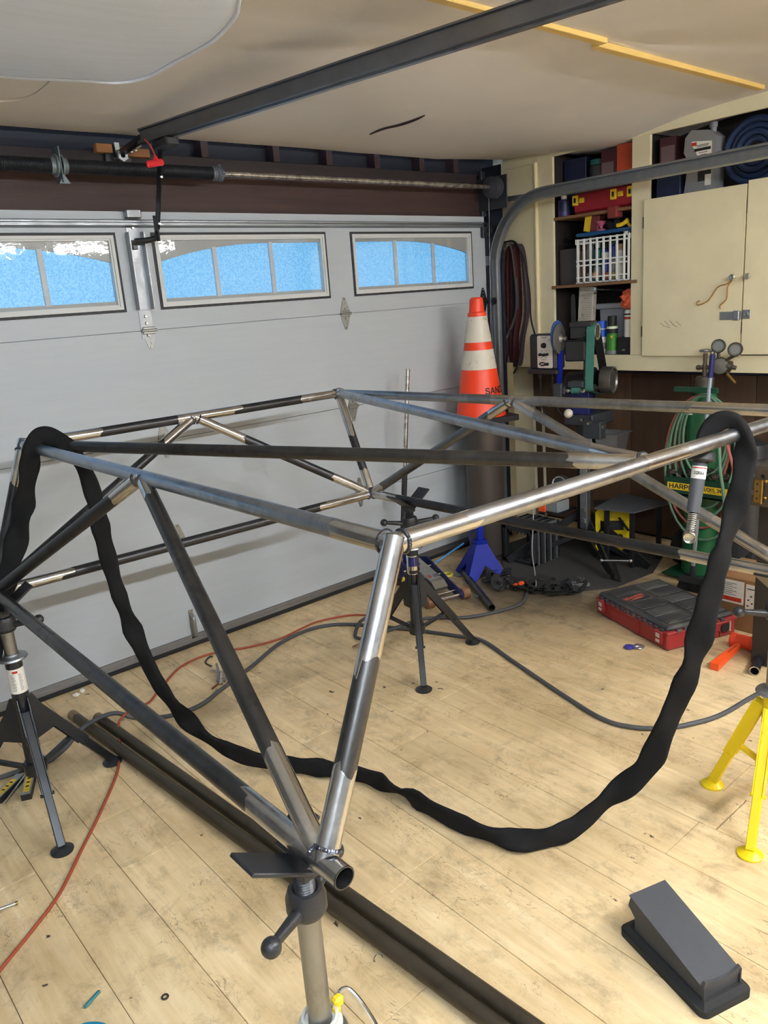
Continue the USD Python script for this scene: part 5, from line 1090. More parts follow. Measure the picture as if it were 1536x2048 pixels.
gp('tool_arm_mount', cat(slab(3.84, 4.06, 2.66, 2.86, 0.86, 0.93, 0.006), slab(3.80, 3.86, 2.58, 2.70, 0.80, 0.90, 0.004)), mat('dark_slate_steel', s(66, 70, 76), 0.45, 0.5))
gp('motor', lathe([(0, 0), (0.05, 0.0), (0.062, 0.01), (0.062, 0.15), (0.05, 0.17), (0.022, 0.175), (0, 0.175)], (4.03, 2.89, 1.10), (0, -1, 0), 28), BLACK)
gp('motor_stand', cat(slab(3.95, 4.10, 2.74, 2.88, 0.93, 1.045, 0.004), slab(3.86, 3.93, 2.70, 2.80, 0.93, 1.09, 0.004)), DBLUE)
gp('upright', bar((3.90, 2.90, 1.05), (3.875, 2.87, 1.30), 0.028, 0.022, (1, 0, 0), 0.002), BLUE)
dw = gp('drive_wheel', lathe([(0.0, 0.012), (0.062, 0.010), (0.070, -0.0), (0.078, 0.0), (0.0795, 0.004), (0.0795, 0.066), (0.075, 0.07), (0, 0.07)], (3.965, 2.585, 1.118), (0, 1, 0), 40), mat('drive_wheel_steel', s(120, 118, 116), 0.36, 0.85, var=0.15, scale=22))
gp('wheel_guard', lathe([(0.02, 0), (0.076, 0), (0.078, 0.006), (0.078, 0.024), (0.02, 0.026)], (3.965, 2.70, 1.118), (0, 1, 0), 36), BLACK)
tw_ = gp('tracking_wheel', cat(lathe([(0.036, 0.003), (0.0465, 0), (0.048, 0.004), (0.048, 0.05), (0.044, 0.053), (0.036, 0.05), (0.036, 0.003)], (3.86, 2.645, 1.405), (0, 1, 0), 36)), STEEL)
gp('wheel_face', cyl((3.86, 2.65, 1.405), (3.86, 2.69, 1.405), 0.0362, n=28), DARKSTEEL)
def belt_loop(circs, w, y, th=0.0012):
    """A belt round wheels (x, z, r) given in turn."""
    disks = [sg.Point(x, z).buffer(r + th, quad_segs=14) for x, z, r in circs]
    ext = np.array(sg.MultiPoint([c for d in disks for c in d.exterior.coords]).convex_hull.exterior.coords)
    outer = sg.Polygon(ext); return prism(outer.difference(outer.buffer(-th)), w, (0, y + w, 0), (1, 0, 0), (0, 0, 1))
GB = mat('green_abrasive_belt', s(52, 110, 98), 0.75, var=0.1, scale=50)
gp('belt', belt_loop([(3.86, 1.405, 0.0482), (3.965, 1.118, 0.0802), (3.80, 1.095, 0.0202)], 0.048, 2.647), GB)
gp('belt_backing', belt_loop([(3.86, 1.405, 0.047), (3.965, 1.118, 0.079), (3.80, 1.095, 0.019)], 0.0478, 2.6471), INK)
gp('contact_roller', cat(cyl((3.80, 2.64, 1.095), (3.80, 2.71, 1.095), 0.0195, n=20), cyl((3.80, 2.62, 1.095), (3.80, 2.73, 1.095), 0.009)), DARKSTEEL)
gp('small_roller', cyl((3.752, 2.715, 1.085), (3.752, 2.765, 1.085), 0.0165, n=18), GB)
gp('roller_axle', cat(cyl((3.752, 2.68, 1.085), (3.752, 2.83, 1.085), 0.007), box((3.752, 2.695, 1.085), (0.03, 0.02, 0.022), 0.003), box((3.752, 2.785, 1.085), (0.026, 0.016, 0.02), 0.003)), STEEL)
gp('tool_arm', cat(slab(3.74, 4.0, 2.80, 2.84, 1.065, 1.105, 0.003), slab(3.735, 3.775, 2.82, 2.87, 1.045, 1.125, 0.004), slab(3.76, 3.84, 2.70, 2.79, 1.10, 1.135, 0.003)), mat('dark_slate_steel', s(66, 70, 76), 0.45, 0.5))
gp('tracking_head', cat(slab(3.83, 3.90, 2.70, 2.80, 1.37, 1.44, 0.005), slab(3.835, 3.865, 2.66, 2.70, 1.40, 1.43, 0.004), slab(3.82, 3.92, 2.67, 2.80, 1.435, 1.465, 0.004), cyl((3.85, 2.70, 1.395), (3.80, 2.72, 1.39), 0.011)), BLACKM)
gp('tension_blade', prism([(0, 0), (0.028, 0), (0.022, 0.17), (0.008, 0.18), (0, 0.16)], 0.008, (3.86, 2.80, 1.44), (0, -1, 0), (0, 0, 1)), BLACK)
gp('belt_arm', cat(bar((3.90, 2.72, 1.40), (3.93, 2.74, 1.10), 0.03, 0.03, (1, 0, 0), 0.003), slab(3.85, 3.92, 2.72, 2.84, 1.24, 1.36, 0.008)), BLACKM)
bw = gp('buffing_disc', lathe([(0, 0), (0.088, 0.004), (0.092, 0.012), (0.088, 0.02), (0.0, 0.022)], (3.90, 2.915, 1.385), (0, -1, 0), 36), mat('blue_disc', s(52, 92, 160), 0.6))
gp('disc_plate', lathe([(0, 0), (0.086, 0), (0.086, 0.012), (0.03, 0.016), (0.02, 0.03), (0.0, 0.03)], (3.87, 2.885, 1.37), (0, -1, 0), 36), mat('disc_grey', s(132, 130, 126), 0.45, 0.6))
gp('disc_nut', lathe([(0, 0), (0.016, 0), (0.014, 0.02), (0, 0.022)], (3.87, 2.855, 1.37), (0, -1, 0), 16), STEEL)
gp('ball_knob', ball((3.74, 2.78, 0.955), 0.026, 3), mat('ivory_knob', s(206, 200, 184), 0.35))
for bx_, by_, bz_ in ((3.735, 2.66, 0.90), (3.74, 2.70, 0.92), (3.84, 2.71, 1.145), (3.80, 2.60, 0.87), (3.78, 2.83, 1.0)):
    gp('bolt', cyl((bx_ + 0.05, by_, bz_), (bx_ - 0.01, by_, bz_), 0.008, n=10), STEEL)
# control box
cbx = thing('control_box', 'black grinder control box with white panel and round knobs', 'control box', (3.84, 2.98, 1.17))
part(cbx, 'body', cat(slab(3.80, 3.90, 2.885, 3.085, 1.19, 1.40, 0.014), slab(3.795, 3.83, 2.875, 3.095, 1.165, 1.195, 0.006)), BLACKM)
pnl = part(cbx, 'panel', prism(rrect(0.112, 0.19, 0.01), 0.0015, (3.7995, 2.962, 1.297), (0, -1, 0), (0, 0, 1)), mat('panel_white', s(216, 214, 206), 0.45), smooth=False)
for y, z, r in ((2.967, 1.335, 0.0165), (2.993, 1.282, 0.009), (2.967, 1.28, 0.0095), (2.942, 1.283, 0.009), (2.942, 1.226, 0.0095)):
    part(pnl, 'knob', lathe([(0, 0), (r, 0), (r * 0.85, 0.014), (0, 0.014)], (3.798, y, z), (-1, 0, 0), 18), INK)
part(pnl, 'logo', put(cyl((0, 0, 0), (0, 0, 0.001), 1, n=28), (3.7975, 2.98, 1.226), (0, -1, 0), (0, 0, 1)).apply_transform(np.array([[1, 0, 0, 0], [0, 0.026, 0, 2.98 * (1 - 0.026)], [0, 0, 0.0125, 1.226 * (1 - 0.0125)], [0, 0, 0, 1]])), INK, smooth=False)
part(pnl, 'logo_stroke', cat(bar((3.7963, 2.998, 1.221), (3.7963, 2.965, 1.231), 0.003, 0.0006, (1, 0, 0)), bar((3.7963, 2.99, 1.232), (3.7963, 2.972, 1.221), 0.003, 0.0006, (1, 0, 0))), PAPER, smooth=False)
part(pnl, 'print', cat(*[slab(3.7972, 3.7982, y - w / 2, y + w / 2, z, z + 0.003) for y, z, w in ((2.965, 1.383, 0.05), (2.965, 1.376, 0.032), (2.93, 1.368, 0.014), (2.93, 1.36, 0.012), (2.985, 1.302, 0.012), (2.952, 1.302, 0.012), (2.93, 1.304, 0.010), (2.985, 1.262, 0.012), (2.955, 1.262, 0.012), (2.97, 1.25, 0.036))]), mat('grey_print', s(120, 120, 122), 0.6), smooth=False)
part(cbx, 'cable_gland', cat(*[lathe([(0, 0), (0.011, 0), (0.013, -0.02), (0.008, -0.034), (0, -0.034)][::-1], (3.84, y, 1.166)) for y in (3.03,)]), BLACK)
part(cbx, 'cable', cord([(3.84, 3.03, 1.13), (3.85, 3.035, 1.0), (3.88, 3.0, 0.85), (3.92, 2.92, 0.8)], 0.007), BLACK)
part(cbx, 'cable', cord([(3.84, 2.94, 1.166), (3.85, 2.94, 1.05), (3.88, 2.92, 0.93), (3.94, 2.88, 0.9)], 0.007), BLACK)
one('power_lead', 'black lead rising from the control box to the cord on the nail', 'cord', cord([(3.83, 3.06, 1.40), (3.92, 3.16, 1.50), (4.05, 3.27, 1.66), (4.11, 3.36, 1.86), (4.115, 3.44, 1.965)], 0.0055), BLACK)
# steel pan and plate
pn = thing('steel_pan', 'small square stainless steel pan beside the grinder', 'pan', (3.94, 2.62, 0.69))
SST = mat('stainless_pan', s(150, 152, 154), 0.4, 0.85, var=0.08)
def pan_walls(x0, x1, y0, y1, z0, z1, t=0.003, k=0.014):
    o = lambda e: np.array([(x, y, z) for z, q in ((z0, k), (z1, 0)) for x, y in ((x0 + q + e, y0 + q + e), (x1 - q - e, y0 + q + e), (x1 - q - e, y1 - q - e), (x0 + q + e, y1 - q - e))])
    v = np.vstack([o(0), o(t)]); f = []
    for i in range(4):
        j = (i + 1) % 4
        f += [(i, j, j + 4), (i, j + 4, i + 4), (8 + j, 8 + i, 12 + i), (8 + j, 12 + i, 12 + j), (i + 4, j + 4, 12 + j), (i + 4, 12 + j, 12 + i)]
    return cat(trimesh.Trimesh(v, np.array(f), process=False), slab(x0 + k, x1 - k, y0 + k, y1 - k, z0, z0 + t))
part(pn, 'bowl', pan_walls(3.90, 4.02, 2.53, 2.69, 0.695, 0.815), SST, smooth=False)
rimp = sg.box(3.885, 2.515, 4.035, 2.705).difference(sg.box(3.90, 2.53, 4.02, 2.69))
part(pn, 'rim', put(trimesh.creation.extrude_polygon(rimp, 0.004, engine='earcut'), (0, 0, 0.815)), SST, smooth=False)
part(pn, 'holder', cat(slab(3.90, 4.0, 2.705, 2.76, 0.70, 0.78, 0.002), slab(3.93, 3.96, 2.69, 2.80, 0.66, 0.685)), GALV)
pl = thing('work_plate', 'grey steel plate on a low bench behind the grinder', 'bench plate', (4.0, 2.6, 0))
part(pl, 'plate', hull([(x, y, z) for x, y in ((3.86, 2.66), (3.90, 2.42), (4.20, 2.36), (4.24, 2.72)) for z in (0.36, 0.368)]), mat('grey_plate', s(98, 102, 108), 0.5, 0.4, var=0.1))
for x, y in ((3.93, 2.62), (3.95, 2.46), (4.18, 2.42), (4.18, 2.68)):
    part(pl, 'leg', slab(x - 0.012, x + 0.012, y - 0.012, y + 0.012, 0, 0.36, 0.001), BLACK)
wl = thing('welder', 'yellow fronted black welding machine on the floor under the steel plate', 'welding machine', (4.14, 2.62, 0.07))
wx = lambda a, b, c: V(4.0, 2.62, 0.07) + V(0.62, -0.78, 0) * a + V(0.78, 0.62, 0) * b + V(0, 0, c)
part(wl, 'case', hull([wx(a, b, c) for a in (-0.10, 0.10) for b in (0.02, 0.28) for c in (0.0, 0.25)]), BLACKM)
part(wl, 'front', hull([wx(a, b, c) for a, c in ((-0.105, 0.0), (0.105, 0.0), (0.108, 0.24), (0.09, 0.265), (-0.09, 0.265), (-0.108, 0.24)) for b in (0.0, 0.022)]), YELLOW)
part(wl, 'control_panel', hull([wx(a, b, c) for a in (-0.06, 0.06) for c in (0.13, 0.19) for b in (-0.003, 0.0)]), BLACKM)
for a in (-0.05, -0.01, 0.04):
    part(wl, 'knob', cyl(wx(a, 0, 0.09), wx(a, -0.02, 0.09), 0.016, n=14), INK)
for c in ((0.09, 0.245), (0.05, 0.125)):
    pass
part(wl, 'handle', bar(wx(0.03, -0.02, 0.215), wx(0.09, -0.02, 0.13), 0.018, 0.014, b=0.004), BLACK)
part(wl, 'foot', cat(*[slab(wx(a, b, 0)[0] - 0.02, wx(a, b, 0)[0] + 0.02, wx(a, b, 0)[1] - 0.02, wx(a, b, 0)[1] + 0.02, 0, 0.072) for a, b in ((-0.08, 0.04),)]), RUBBER)
part(wl, 'foot', slab(wx(0.08, 0.04, 0)[0] - 0.02, wx(0.08, 0.04, 0)[0] + 0.02, wx(0.08, 0.04, 0)[1] - 0.02, wx(0.08, 0.04, 0)[1] + 0.02, 0, 0.072), RUBBER)
part(wl, 'foot', slab(wx(0.0, 0.25, 0)[0] - 0.02, wx(0.0, 0.25, 0)[0] + 0.02, wx(0.0, 0.25, 0)[1] - 0.02, wx(0.0, 0.25, 0)[1] + 0.02, 0, 0.072), RUBBER)
rt = thing('ratchet_bar', 'short chrome bar held across the grinder legs', 'bar', (3.68, 2.4, 0.12))
part(rt, 'bar', cyl((3.68, 2.485, 0.118), (3.68, 2.30, 0.155), 0.007), CHROME)
part(rt, 'head', cat(ball((3.68, 2.487, 0.118), 0.012), ball((3.68, 2.298, 0.156), 0.010)), STEEL)
part(rt, 'support', cat(bar((3.69, 2.42, 0.12), (3.71, 2.38, 0.0), 0.03, 0.012), ), BLACK)
# mat, straps, crate, jack stand, rods
one('floor_mat', 'dusty dark rubber mat on the floor under the grinder', 'mat', prism(sg.Polygon([(3.30, 2.74), (3.42, 2.52), (3.62, 2.37), (3.95, 2.34), (4.4, 2.5), (4.4, 3.3), (3.75, 3.35), (3.5, 3.05)]).buffer(0.02), 0.006, (0, 0, 0.0005)), mat('dusty_mat', s(56, 56, 56), 0.8, var=0.2, scale=8))
sp = thing('strap_pile', 'tangled pile of black ratchet straps on the floor between jack stand and red case', 'straps', (3.35, 2.72, 0))
rgp = np.random.default_rng(17)
WEB = mat('black_webbing', s(34, 34, 36), 0.8, var=0.15, scale=200)
pc = [(3.27, 2.95), (3.22, 2.84), (3.28, 2.74), (3.31, 2.65), (3.37, 2.56), (3.42, 2.50)]
for i in range(13):
    c = V(*pc[i % 6], 0) + V(rgp.uniform(-0.03, 0.04), rgp.uniform(-0.03, 0.03), 0); a0 = rgp.uniform(0, 6.28); R1, R2 = rgp.uniform(0.05, 0.12), rgp.uniform(0.03, 0.06); n = 9
    pts = [c + V(math.cos(a0 + k * 0.9) * R1 * (1 - 0.05 * k), math.sin(a0 + k * 0.9) * R2, 0.014 + 0.05 * rgp.random() * (1 if k not in (0, n - 1) else 0.1)) for k in range(n)]
    path = smooth(pts, 6)
    m = sweep(path, [(-0.014, -0.0012), (0.014, -0.0012), (0.014, 0.0012), (-0.014, 0.0012)], (0, 0, 1), twist=rgp.uniform(-0.5, 0.9) * np.sin(np.linspace(0, 5, len(path))))
    m.vertices[:, 2] = np.maximum(m.vertices[:, 2], 0.008)
    part(sp, 'strap', m, WEB, smooth=20)
for x, y, a in ((3.24, 2.80, 0.3), (3.47, 2.48, -0.6), (3.52, 2.52, 0.2)):
    u = V(math.cos(a), math.sin(a), 0)
    part(sp, 'ratchet_buckle', cat(put(box((0, 0, 0.03), (0.10, 0.004, 0.022), 0.001), (x, y, 0), u, np.cross((0, 0, 1), u)), put(box((0, 0.04, 0.03), (0.10, 0.004, 0.022), 0.001), (x, y, 0), u, np.cross((0, 0, 1), u)), put(cyl((0.045, -0.005, 0.03), (0.045, 0.046, 0.03), 0.006), (x, y, 0), u, np.cross((0, 0, 1), u)), put(cyl((-0.04, -0.005, 0.03), (-0.04, 0.046, 0.03), 0.004), (x, y, 0), u, np.cross((0, 0, 1), u))), GALV)
part(sp, 'orange_tie', cat(crumple((3.255, 2.735, 0.035), (0.04, 0.03, 0.02), 2), crumple((3.235, 2.76, 0.025), (0.03, 0.024, 0.02), 5)), ORANGE)
one('thin_cable', 'thin grey cable hanging down onto the strap pile', 'cable', cord([(3.62, 2.93, 0.50), (3.60, 2.915, 0.36), (3.565, 2.895, 0.25), (3.50, 2.85, 0.14), (3.40, 2.75, 0.05), (3.33, 2.69, 0.02), (3.27, 2.66, 0.004)], 0.0042), mat('grey_cable', s(142, 142, 142), 0.5))
cr2 = thing('black_crate', 'black ribbed plastic crate on its side in the corner behind the jack stand', 'crate', (3.74, 3.03, 0))
cx, cyy = 3.62, 3.155
part(cr2, 'frame', cat(slab(3.60, 3.635, 2.92, 3.17, 0.0, 0.03, 0.004), slab(3.60, 3.635, 2.92, 3.17, 0.215, 0.25, 0.004), slab(3.60, 3.635, 3.14, 3.17, 0.0, 0.25, 0.004), slab(3.60, 3.635, 2.92, 2.95, 0.0, 0.25, 0.004)), BLACKM)
part(cr2, 'back', slab(3.84, 3.86, 2.92, 3.17, 0.0, 0.25), INK)
for k in range(10):
    part(cr2, 'top_rib', slab(3.635, 3.85, 2.925 + k * 0.0255, 2.935 + k * 0.0255, 0.236, 0.256, 0.002), BLACKM if k % 2 else mat('crate_edge_grey', s(92, 94, 96), 0.5))
for k in range(7):
    part(cr2, 'side_rib', slab(3.645 + k * 0.03, 3.655 + k * 0.03, 2.915, 2.93, 0.0, 0.24, 0.002), BLACKM if k % 2 else mat('crate_edge_grey', s(92, 94, 96), 0.5))
    part(cr2, 'tooth', slab(3.594, 3.602, 2.945 + k * 0.03, 2.957 + k * 0.03, 0.205, 0.22, 0.001), BLACKM)
orb = thing('orange_tool_box', 'small orange and grey tool box on the shelf of the grinder stand', 'tool box', (3.76, 2.86, 0.32))
part(orb, 'body', slab(3.74, 3.86, 2.84, 2.98, 0.33, 0.40, 0.006), GREYP)
part(orb, 'end', slab(3.732, 3.745, 2.93, 2.985, 0.325, 0.39, 0.004), ORANGE)
part(orb, 'bracket', slab(3.75, 3.93, 2.84, 2.98, 0.318, 0.33), BLACK)

jsx = local((3.322, 3.105, 0), (0.87, -0.49))
js = thing('jack_stand', 'blue steel jack stand standing on the floor in front of the brown drum', 'jack stand', jsx.o)
def face(rot):
    """One folded side of the stand, notched at its foot."""
    b, t, h = 0.128, 0.034, 0.205
    o = [V(-b, -b, 0), V(-b + 0.058, -b + 0.002, 0), V(0, -b * 0.62 - t * 0.38, h * 0.42), V(b - 0.058, -b + 0.002, 0), V(b, -b, 0), V(t, -t, h), V(-t, -t, h)]
    c, s_ = math.cos(rot), math.sin(rot)
    q = lambda p: jsx(c * p[0] - s_ * p[1], s_ * p[0] + c * p[1], p[2])
    outer = [q(p) for p in o]; inner = [q(p * V(0.965, 0.965, 1)) for p in o]; n = len(o)
    tri = [(0, 1, 2), (0, 2, 6), (2, 5, 6), (2, 4, 5), (2, 3, 4)]
    f = tri + [(a + n, c_ + n, b_ + n) for a, b_, c_ in tri]
    for i in range(n):
        j = (i + 1) % n; f += [(i, i + n, j + n), (i, j + n, j)]
    m = trimesh.Trimesh(np.array(outer + inner), np.array(f), process=False); m.fix_normals(); return m
for k in range(4):
    part(js, 'side_plate', face(k * PI / 2), BLUE, smooth=False)
part(js, 'side_slot', prism(sg.LineString([(0, 0.075), (0, 0.14)]).buffer(0.014), 0.002, jsx(-0.1, 0.0, 0.0), -jsx.w, unit(jsx.u * 0.42 + V(0, 0, 1))), INK, smooth=False)
part(js, 'collar', jsx.put(slab(-0.036, 0.036, -0.036, 0.036, 0.195, 0.225, 0.004)), BLUE)
part(js, 'ratchet_post', jsx.put(cat(slab(-0.02, 0.02, -0.016, 0.016, 0.05, 0.36, 0.003), slab(-0.03, 0.03, -0.03, 0.03, 0.35, 0.375, 0.006))), BLUE)
part(js, 'lever', cord([jsx(-0.03, -0.02, 0.215), jsx(-0.06, -0.035, 0.22), jsx(-0.075, -0.035, 0.25), jsx(-0.07, -0.03, 0.29), jsx(-0.04, -0.02, 0.295)], 0.0075), DBLUE)

# floor jack
fj = local((2.857, 2.935, 0), (0.235, 0.972))
jk = thing('floor_jack', 'blue and silver trolley jack with upright handle behind the far pipe stand', 'floor jack', fj.o)
for sy in (1, -1):
    sp_ = [(-0.03, 0.02), (0.02, 0.015), (0.40, 0.05), (0.46, 0.075), (0.46, 0.14), (0.36, 0.165), (0.10, 0.085), (-0.02, 0.055)]
    part(jk, 'side_plate', prism(sp_, 0.008, fj(0, sy * 0.085 - 0.004 + 0.008, 0), fj.u, (0, 0, 1)), DBLUE, smooth=False)
    part(jk, 'front_wheel', lathe([(0, 0), (0.03, 0), (0.033, 0.004), (0.033, 0.044), (0.03, 0.048), (0, 0.048)], fj(0, sy * 0.092, 0.033), fj.w * sy, 26), mat('brown_wheel', s(128, 88, 62), 0.5, var=0.15, scale=30))
    part(jk, 'caster', lathe([(0, 0), (0.022, 0), (0.024, 0.003), (0.024, 0.022), (0, 0.025)], fj(0.42, sy * 0.075, 0.024), fj.w * sy, 20), DARKSTEEL)
part(jk, 'axle', cat(cyl(fj(0, -0.09, 0.033), fj(0, 0.09, 0.033), 0.0095), cyl(fj(0.045, -0.08, 0.045), fj(0.045, 0.08, 0.045), 0.006)), CHROME)
part(jk, 'cross_shaft', cat(cyl(fj(0.30, -0.11, 0.125), fj(0.30, 0.11, 0.125), 0.009), cyl(fj(0.2, -0.095, 0.10), fj(0.2, 0.095, 0.10), 0.008)), CHROME)
arm_ = [(0.06, 0.075), (0.10, 0.105), (0.38, 0.16), (0.38, 0.13), (0.12, 0.075), (0.07, 0.055)]
ja = part(jk, 'lift_arm', prism(arm_, 0.085, fj(0, 0.0425 + 0.0, 0), fj.u, (0, 0, 1)), mat('jack_silver', s(176, 174, 168), 0.3, 0.85, var=0.1), smooth=False)
d_ = unit(fj(0.38, 0, 0.16) - fj(0.10, 0, 0.105))
part(ja, 'slot', put(box((0, 0, 0), (0.05, 0.02, 0.002), 0.001), fj(0.33, 0, 0.1505), d_, fj.w), INK)
bd_ = part(ja, 'badge', put(box((0, 0, 0), (0.05, 0.07, 0.002), 0.0005), fj(0.155, 0, 0.1168), d_, fj.w), GREYP)
part(bd_, 'print', text('25', 0.024, fj(0.142, -0.002, 0.1155), -fj.w, d_, 0.0008, True), INK, smooth=False)
part(bd_, 'red_square', put(box((0.0, 0.02, 0.0014), (0.03, 0.016, 0.001)), fj(0.155, 0, 0.1168), d_, fj.w), REDINK, smooth=False)
part(jk, 'handle_socket', cat(cyl(fj(0.45, 0, 0.08), fj(0.47, 0, 0.24), 0.026, n=18), box(fj(0.45, 0, 0.09), (0.06, 0.1, 0.06), 0.008)), DBLUE)
hb, ht = fj(0.468, 0.02, 0.2), V(3.088, 3.40, 1.268)
hk0 = hb + (ht - hb) * 0.44
part(jk, 'lower_handle', cyl(hb, hk0, 0.0165, n=18), BLACKM)
part(jk, 'handle', pipe(hk0, ht, 0.0125, 0.002, 18), STEEL)
one('chassis_tube', 'short black tube with open end lying on the floor right of the trolley jack', 'tube', pipe((2.926, 2.668, 0.0195), (3.225, 3.15, 0.0195), 0.0195, 0.0028, 24), MILL)
one('blue_rod', 'thin light blue rod leaning behind the trolley jack', 'rod', cyl((2.97, 3.36, 0.01), (3.36, 3.28, 0.155), 0.0065), mat('light_blue_rod', s(70, 142, 206), 0.4))
part(jk, 'lever_bar', cord([fj(0.22, 0.085, 0.12), (2.74, 3.03, 0.22), (2.62, 2.95, 0.285), (2.555, 2.91, 0.29), (2.54, 2.90, 0.283), (2.522, 2.90, 0.258)], 0.0075), BLACK)
part(jk, 'lever_grip', lathe([(0, 0)] + [(0.0175 - 0.003 * (i % 2), 0.006 + i * 0.010) for i in range(12)] + [(0.012, 0.125), (0, 0.126)], (2.511, 2.90, 0.136), (0.08, 0, 1)), YELINK, label='ribbed yellow hand grip')
ym = thing('yellow_putty_knife', 'small yellow plastic tool lying on the floor behind the trolley jack', 'tool', (3.18, 3.22, 0))
part(ym, 'handle', ring((3.17, 3.25, 0.008), (0, 0, 1), 0.03, 0.009, 22, 8), mat('olive_yellow', s(190, 180, 60), 0.5))
part(ym, 'blade', slab(3.19, 3.24, 3.17, 3.22, 0.001, 0.006), GALV)
one('teal_scrap', 'tiny teal scrap beside the trolley jack wheel', 'scrap', put(box((0, 0, 0.003), (0.05, 0.03, 0.006), 0.001), (3.045, 2.87, 0), (0.8, -0.5, 0)), mat('teal_scrap_paper', s(120, 170, 164), 0.6))
for i, (x, y) in enumerate(((4.02, 3.22), (4.05, 3.17))):
    one('light_stick', ('left', 'right')[i] + ' of two pale wooden sticks leaning in the corner behind the grinder', 'stick', bar((x, y, 0.0), (x + 0.06, y + 0.06, 0.98), 0.018, 0.012), mat('pale_stick', s(176, 170, 150), 0.6, var=0.1))
ab = thing('round_tool', 'dark grey machine with round chrome ring on the grinder stand', 'machine', (3.80, 2.86, 0.42))
part(ab, 'body', ball((3.81, 2.865, 0.50), 0.062, 3, (0.8, 1, 0.9)), mat('dark_slate_steel', s(66, 70, 76), 0.45, 0.5))
part(ab, 'ring', ring((3.755, 2.84, 0.52), (-0.9, -0.3, 0.3), 0.038, 0.005, 28, 8), CHROME)
part(ab, 'bracket', slab(3.78, 3.93, 2.82, 2.86, 0.415, 0.46), BLACK)

# ================================================================ GAS CYLINDER, BROOM, BOX, MACHINE
tcx = V(4.06, 2.10, 0)
gc = thing('gas_cylinder', 'tall green welding gas cylinder with two-gauge regulator under the cabinet', 'gas cylinder', tcx)
part(gc, 'bottle', lathe([(0, 0.03), (0.085, 0.03), (0.09, 0.04), (0.09, 0.93), (0.084, 0.985), (0.062, 1.045), (0.048, 1.075), (0.046, 1.10), (0.044, 1.13), (0, 1.135)], tcx, n=40), GREEN)
part(gc, 'neck_collar', lathe([(0.03, 0), (0.05, 0.0), (0.05, 0.035), (0.042, 0.048), (0.018, 0.05)], tcx + (0, 0, 1.095)), mat('dirty_collar', s(92, 82, 72), 0.5, 0.4))
part(gc, 'sticker', cat(*[prism(rrect(0.05, 0.03, 0.002), 0.001, tcx + V(-0.085, 0.03, 0.96), unit((0.3, -1, 0)), unit((0.35, 0.1, 1)))]), mat('silver_sticker', s(170, 174, 170), 0.4), smooth=False)
part(gc, 'valve', cat(cyl(tcx + (0, 0, 1.14), tcx + (0, 0, 1.21), 0.013), cyl(tcx + (0, 0.035, 1.19), tcx + (0, -0.06, 1.19), 0.011), ball(tcx + (0, 0.037, 1.19), 0.014), cyl(tcx + (0, 0, 1.21), tcx + (0, 0, 1.265), 0.010, 0.012)), mat('aged_brass', s(110, 96, 80), 0.4, 0.7, var=0.2))
part(gc, 'valve_wheel', cat(ring(tcx + (0, 0, 1.28), (0, 0, 1), 0.027, 0.006, 24, 8), *[cyl(tcx + (0, 0, 1.275), tcx + V(0.026 * math.cos(a), 0.026 * math.sin(a), 1.28), 0.004) for a in np.arange(5) * 1.257], lathe([(0, 0), (0.012, 0), (0.012, 0.014), (0, 0.016)], tcx + (0, 0, 1.27))), GALV)
rgc = tcx + V(-0.012, -0.088, 1.20)
REG = mat('regulator_bronze', s(78, 73, 64), 0.42, 0.6, var=0.12)
gaz = unit(V(*EYE) - rgc)
part(gc, 'regulator', cat(lathe([(0, -0.03), (0.03, -0.03), (0.045, -0.015), (0.047, 0.005), (0.04, 0.02), (0, 0.024)], rgc, gaz, 32), cyl(rgc + (0, 0.02, 0), tcx + (0, -0.04, 1.19), 0.012), lathe([(0.03, 0), (0.03, 0.03), (0.012, 0.036), (0.01, 0.055), (0, 0.055)], rgc + V(0.02, -0.02, 0), (0.3, -1, -0.25))), REG)
for dy, dz, r in ((0.012, 0.104, 0.036), (-0.078, 0.086, 0.037)):
    gg = part(gc, 'gauge', lathe([(0, -0.014), (r * 0.95, -0.014), (r, -0.01), (r, 0.008), (r * 0.9, 0.012), (r * 0.86, 0.008), (0, 0.006)], rgc + V(0, dy, dz), gaz, 30), mat('gauge_case', s(70, 66, 58), 0.4, 0.5))
    part(gg, 'dial', cyl(rgc + V(0, dy, dz) + gaz * 0.0062, rgc + V(0, dy, dz) + gaz * 0.0075, r * 0.8, n=24), mat('gauge_dial', s(84, 82, 74), 0.3))
    if dy > 0:
        part(gg, 'scale_mark', prism(rrect(0.022, 0.03, 0.009), 0.0008, rgc + V(0, dy + 0.006, dz - 0.004) + gaz * 0.0076, unit(np.cross((0, 0, 1), gaz)), unit(np.cross(gaz, np.cross((0, 0, 1), gaz)))), mat('dial_ochre', s(176, 140, 64), 0.5), smooth=False)
    part(gg, 'stem', cyl(rgc + V(0, dy * 0.4, 0.03), rgc + V(0, dy, dz - r * 0.8), 0.008), REG)
part(gc, 'hose_barb', cyl(rgc + V(-0.01, -0.045, -0.04), rgc + V(-0.015, -0.095, -0.085), 0.0085, 0.0065, 12), BRASS)
ct = thing('cylinder_cart', 'dark green steel cylinder cart with yellow maker plate and shelf', 'cart', (4.0, 2.08, 0))
part(ct, 'shelf_box', cat(slab(3.93, 3.96, 1.88, 2.245, 0.50, 0.60, 0.002), slab(3.93, 4.16, 1.88, 2.245, 0.50, 0.51), slab(3.96, 4.16, 2.235, 2.245, 0.51, 0.60)), DGREEN, smooth=False)
plate = part(ct, 'maker_plate', slab(3.928, 3.931, 1.885, 2.228, 0.532, 0.572), YELINK, smooth=False)
part(plate, 'lettering', text('HARPER', 0.026, (3.9285, 2.220, 0.540), (0, -1, 0), (0, 0, 1), 0.001, True, 0.165), INK, smooth=False)
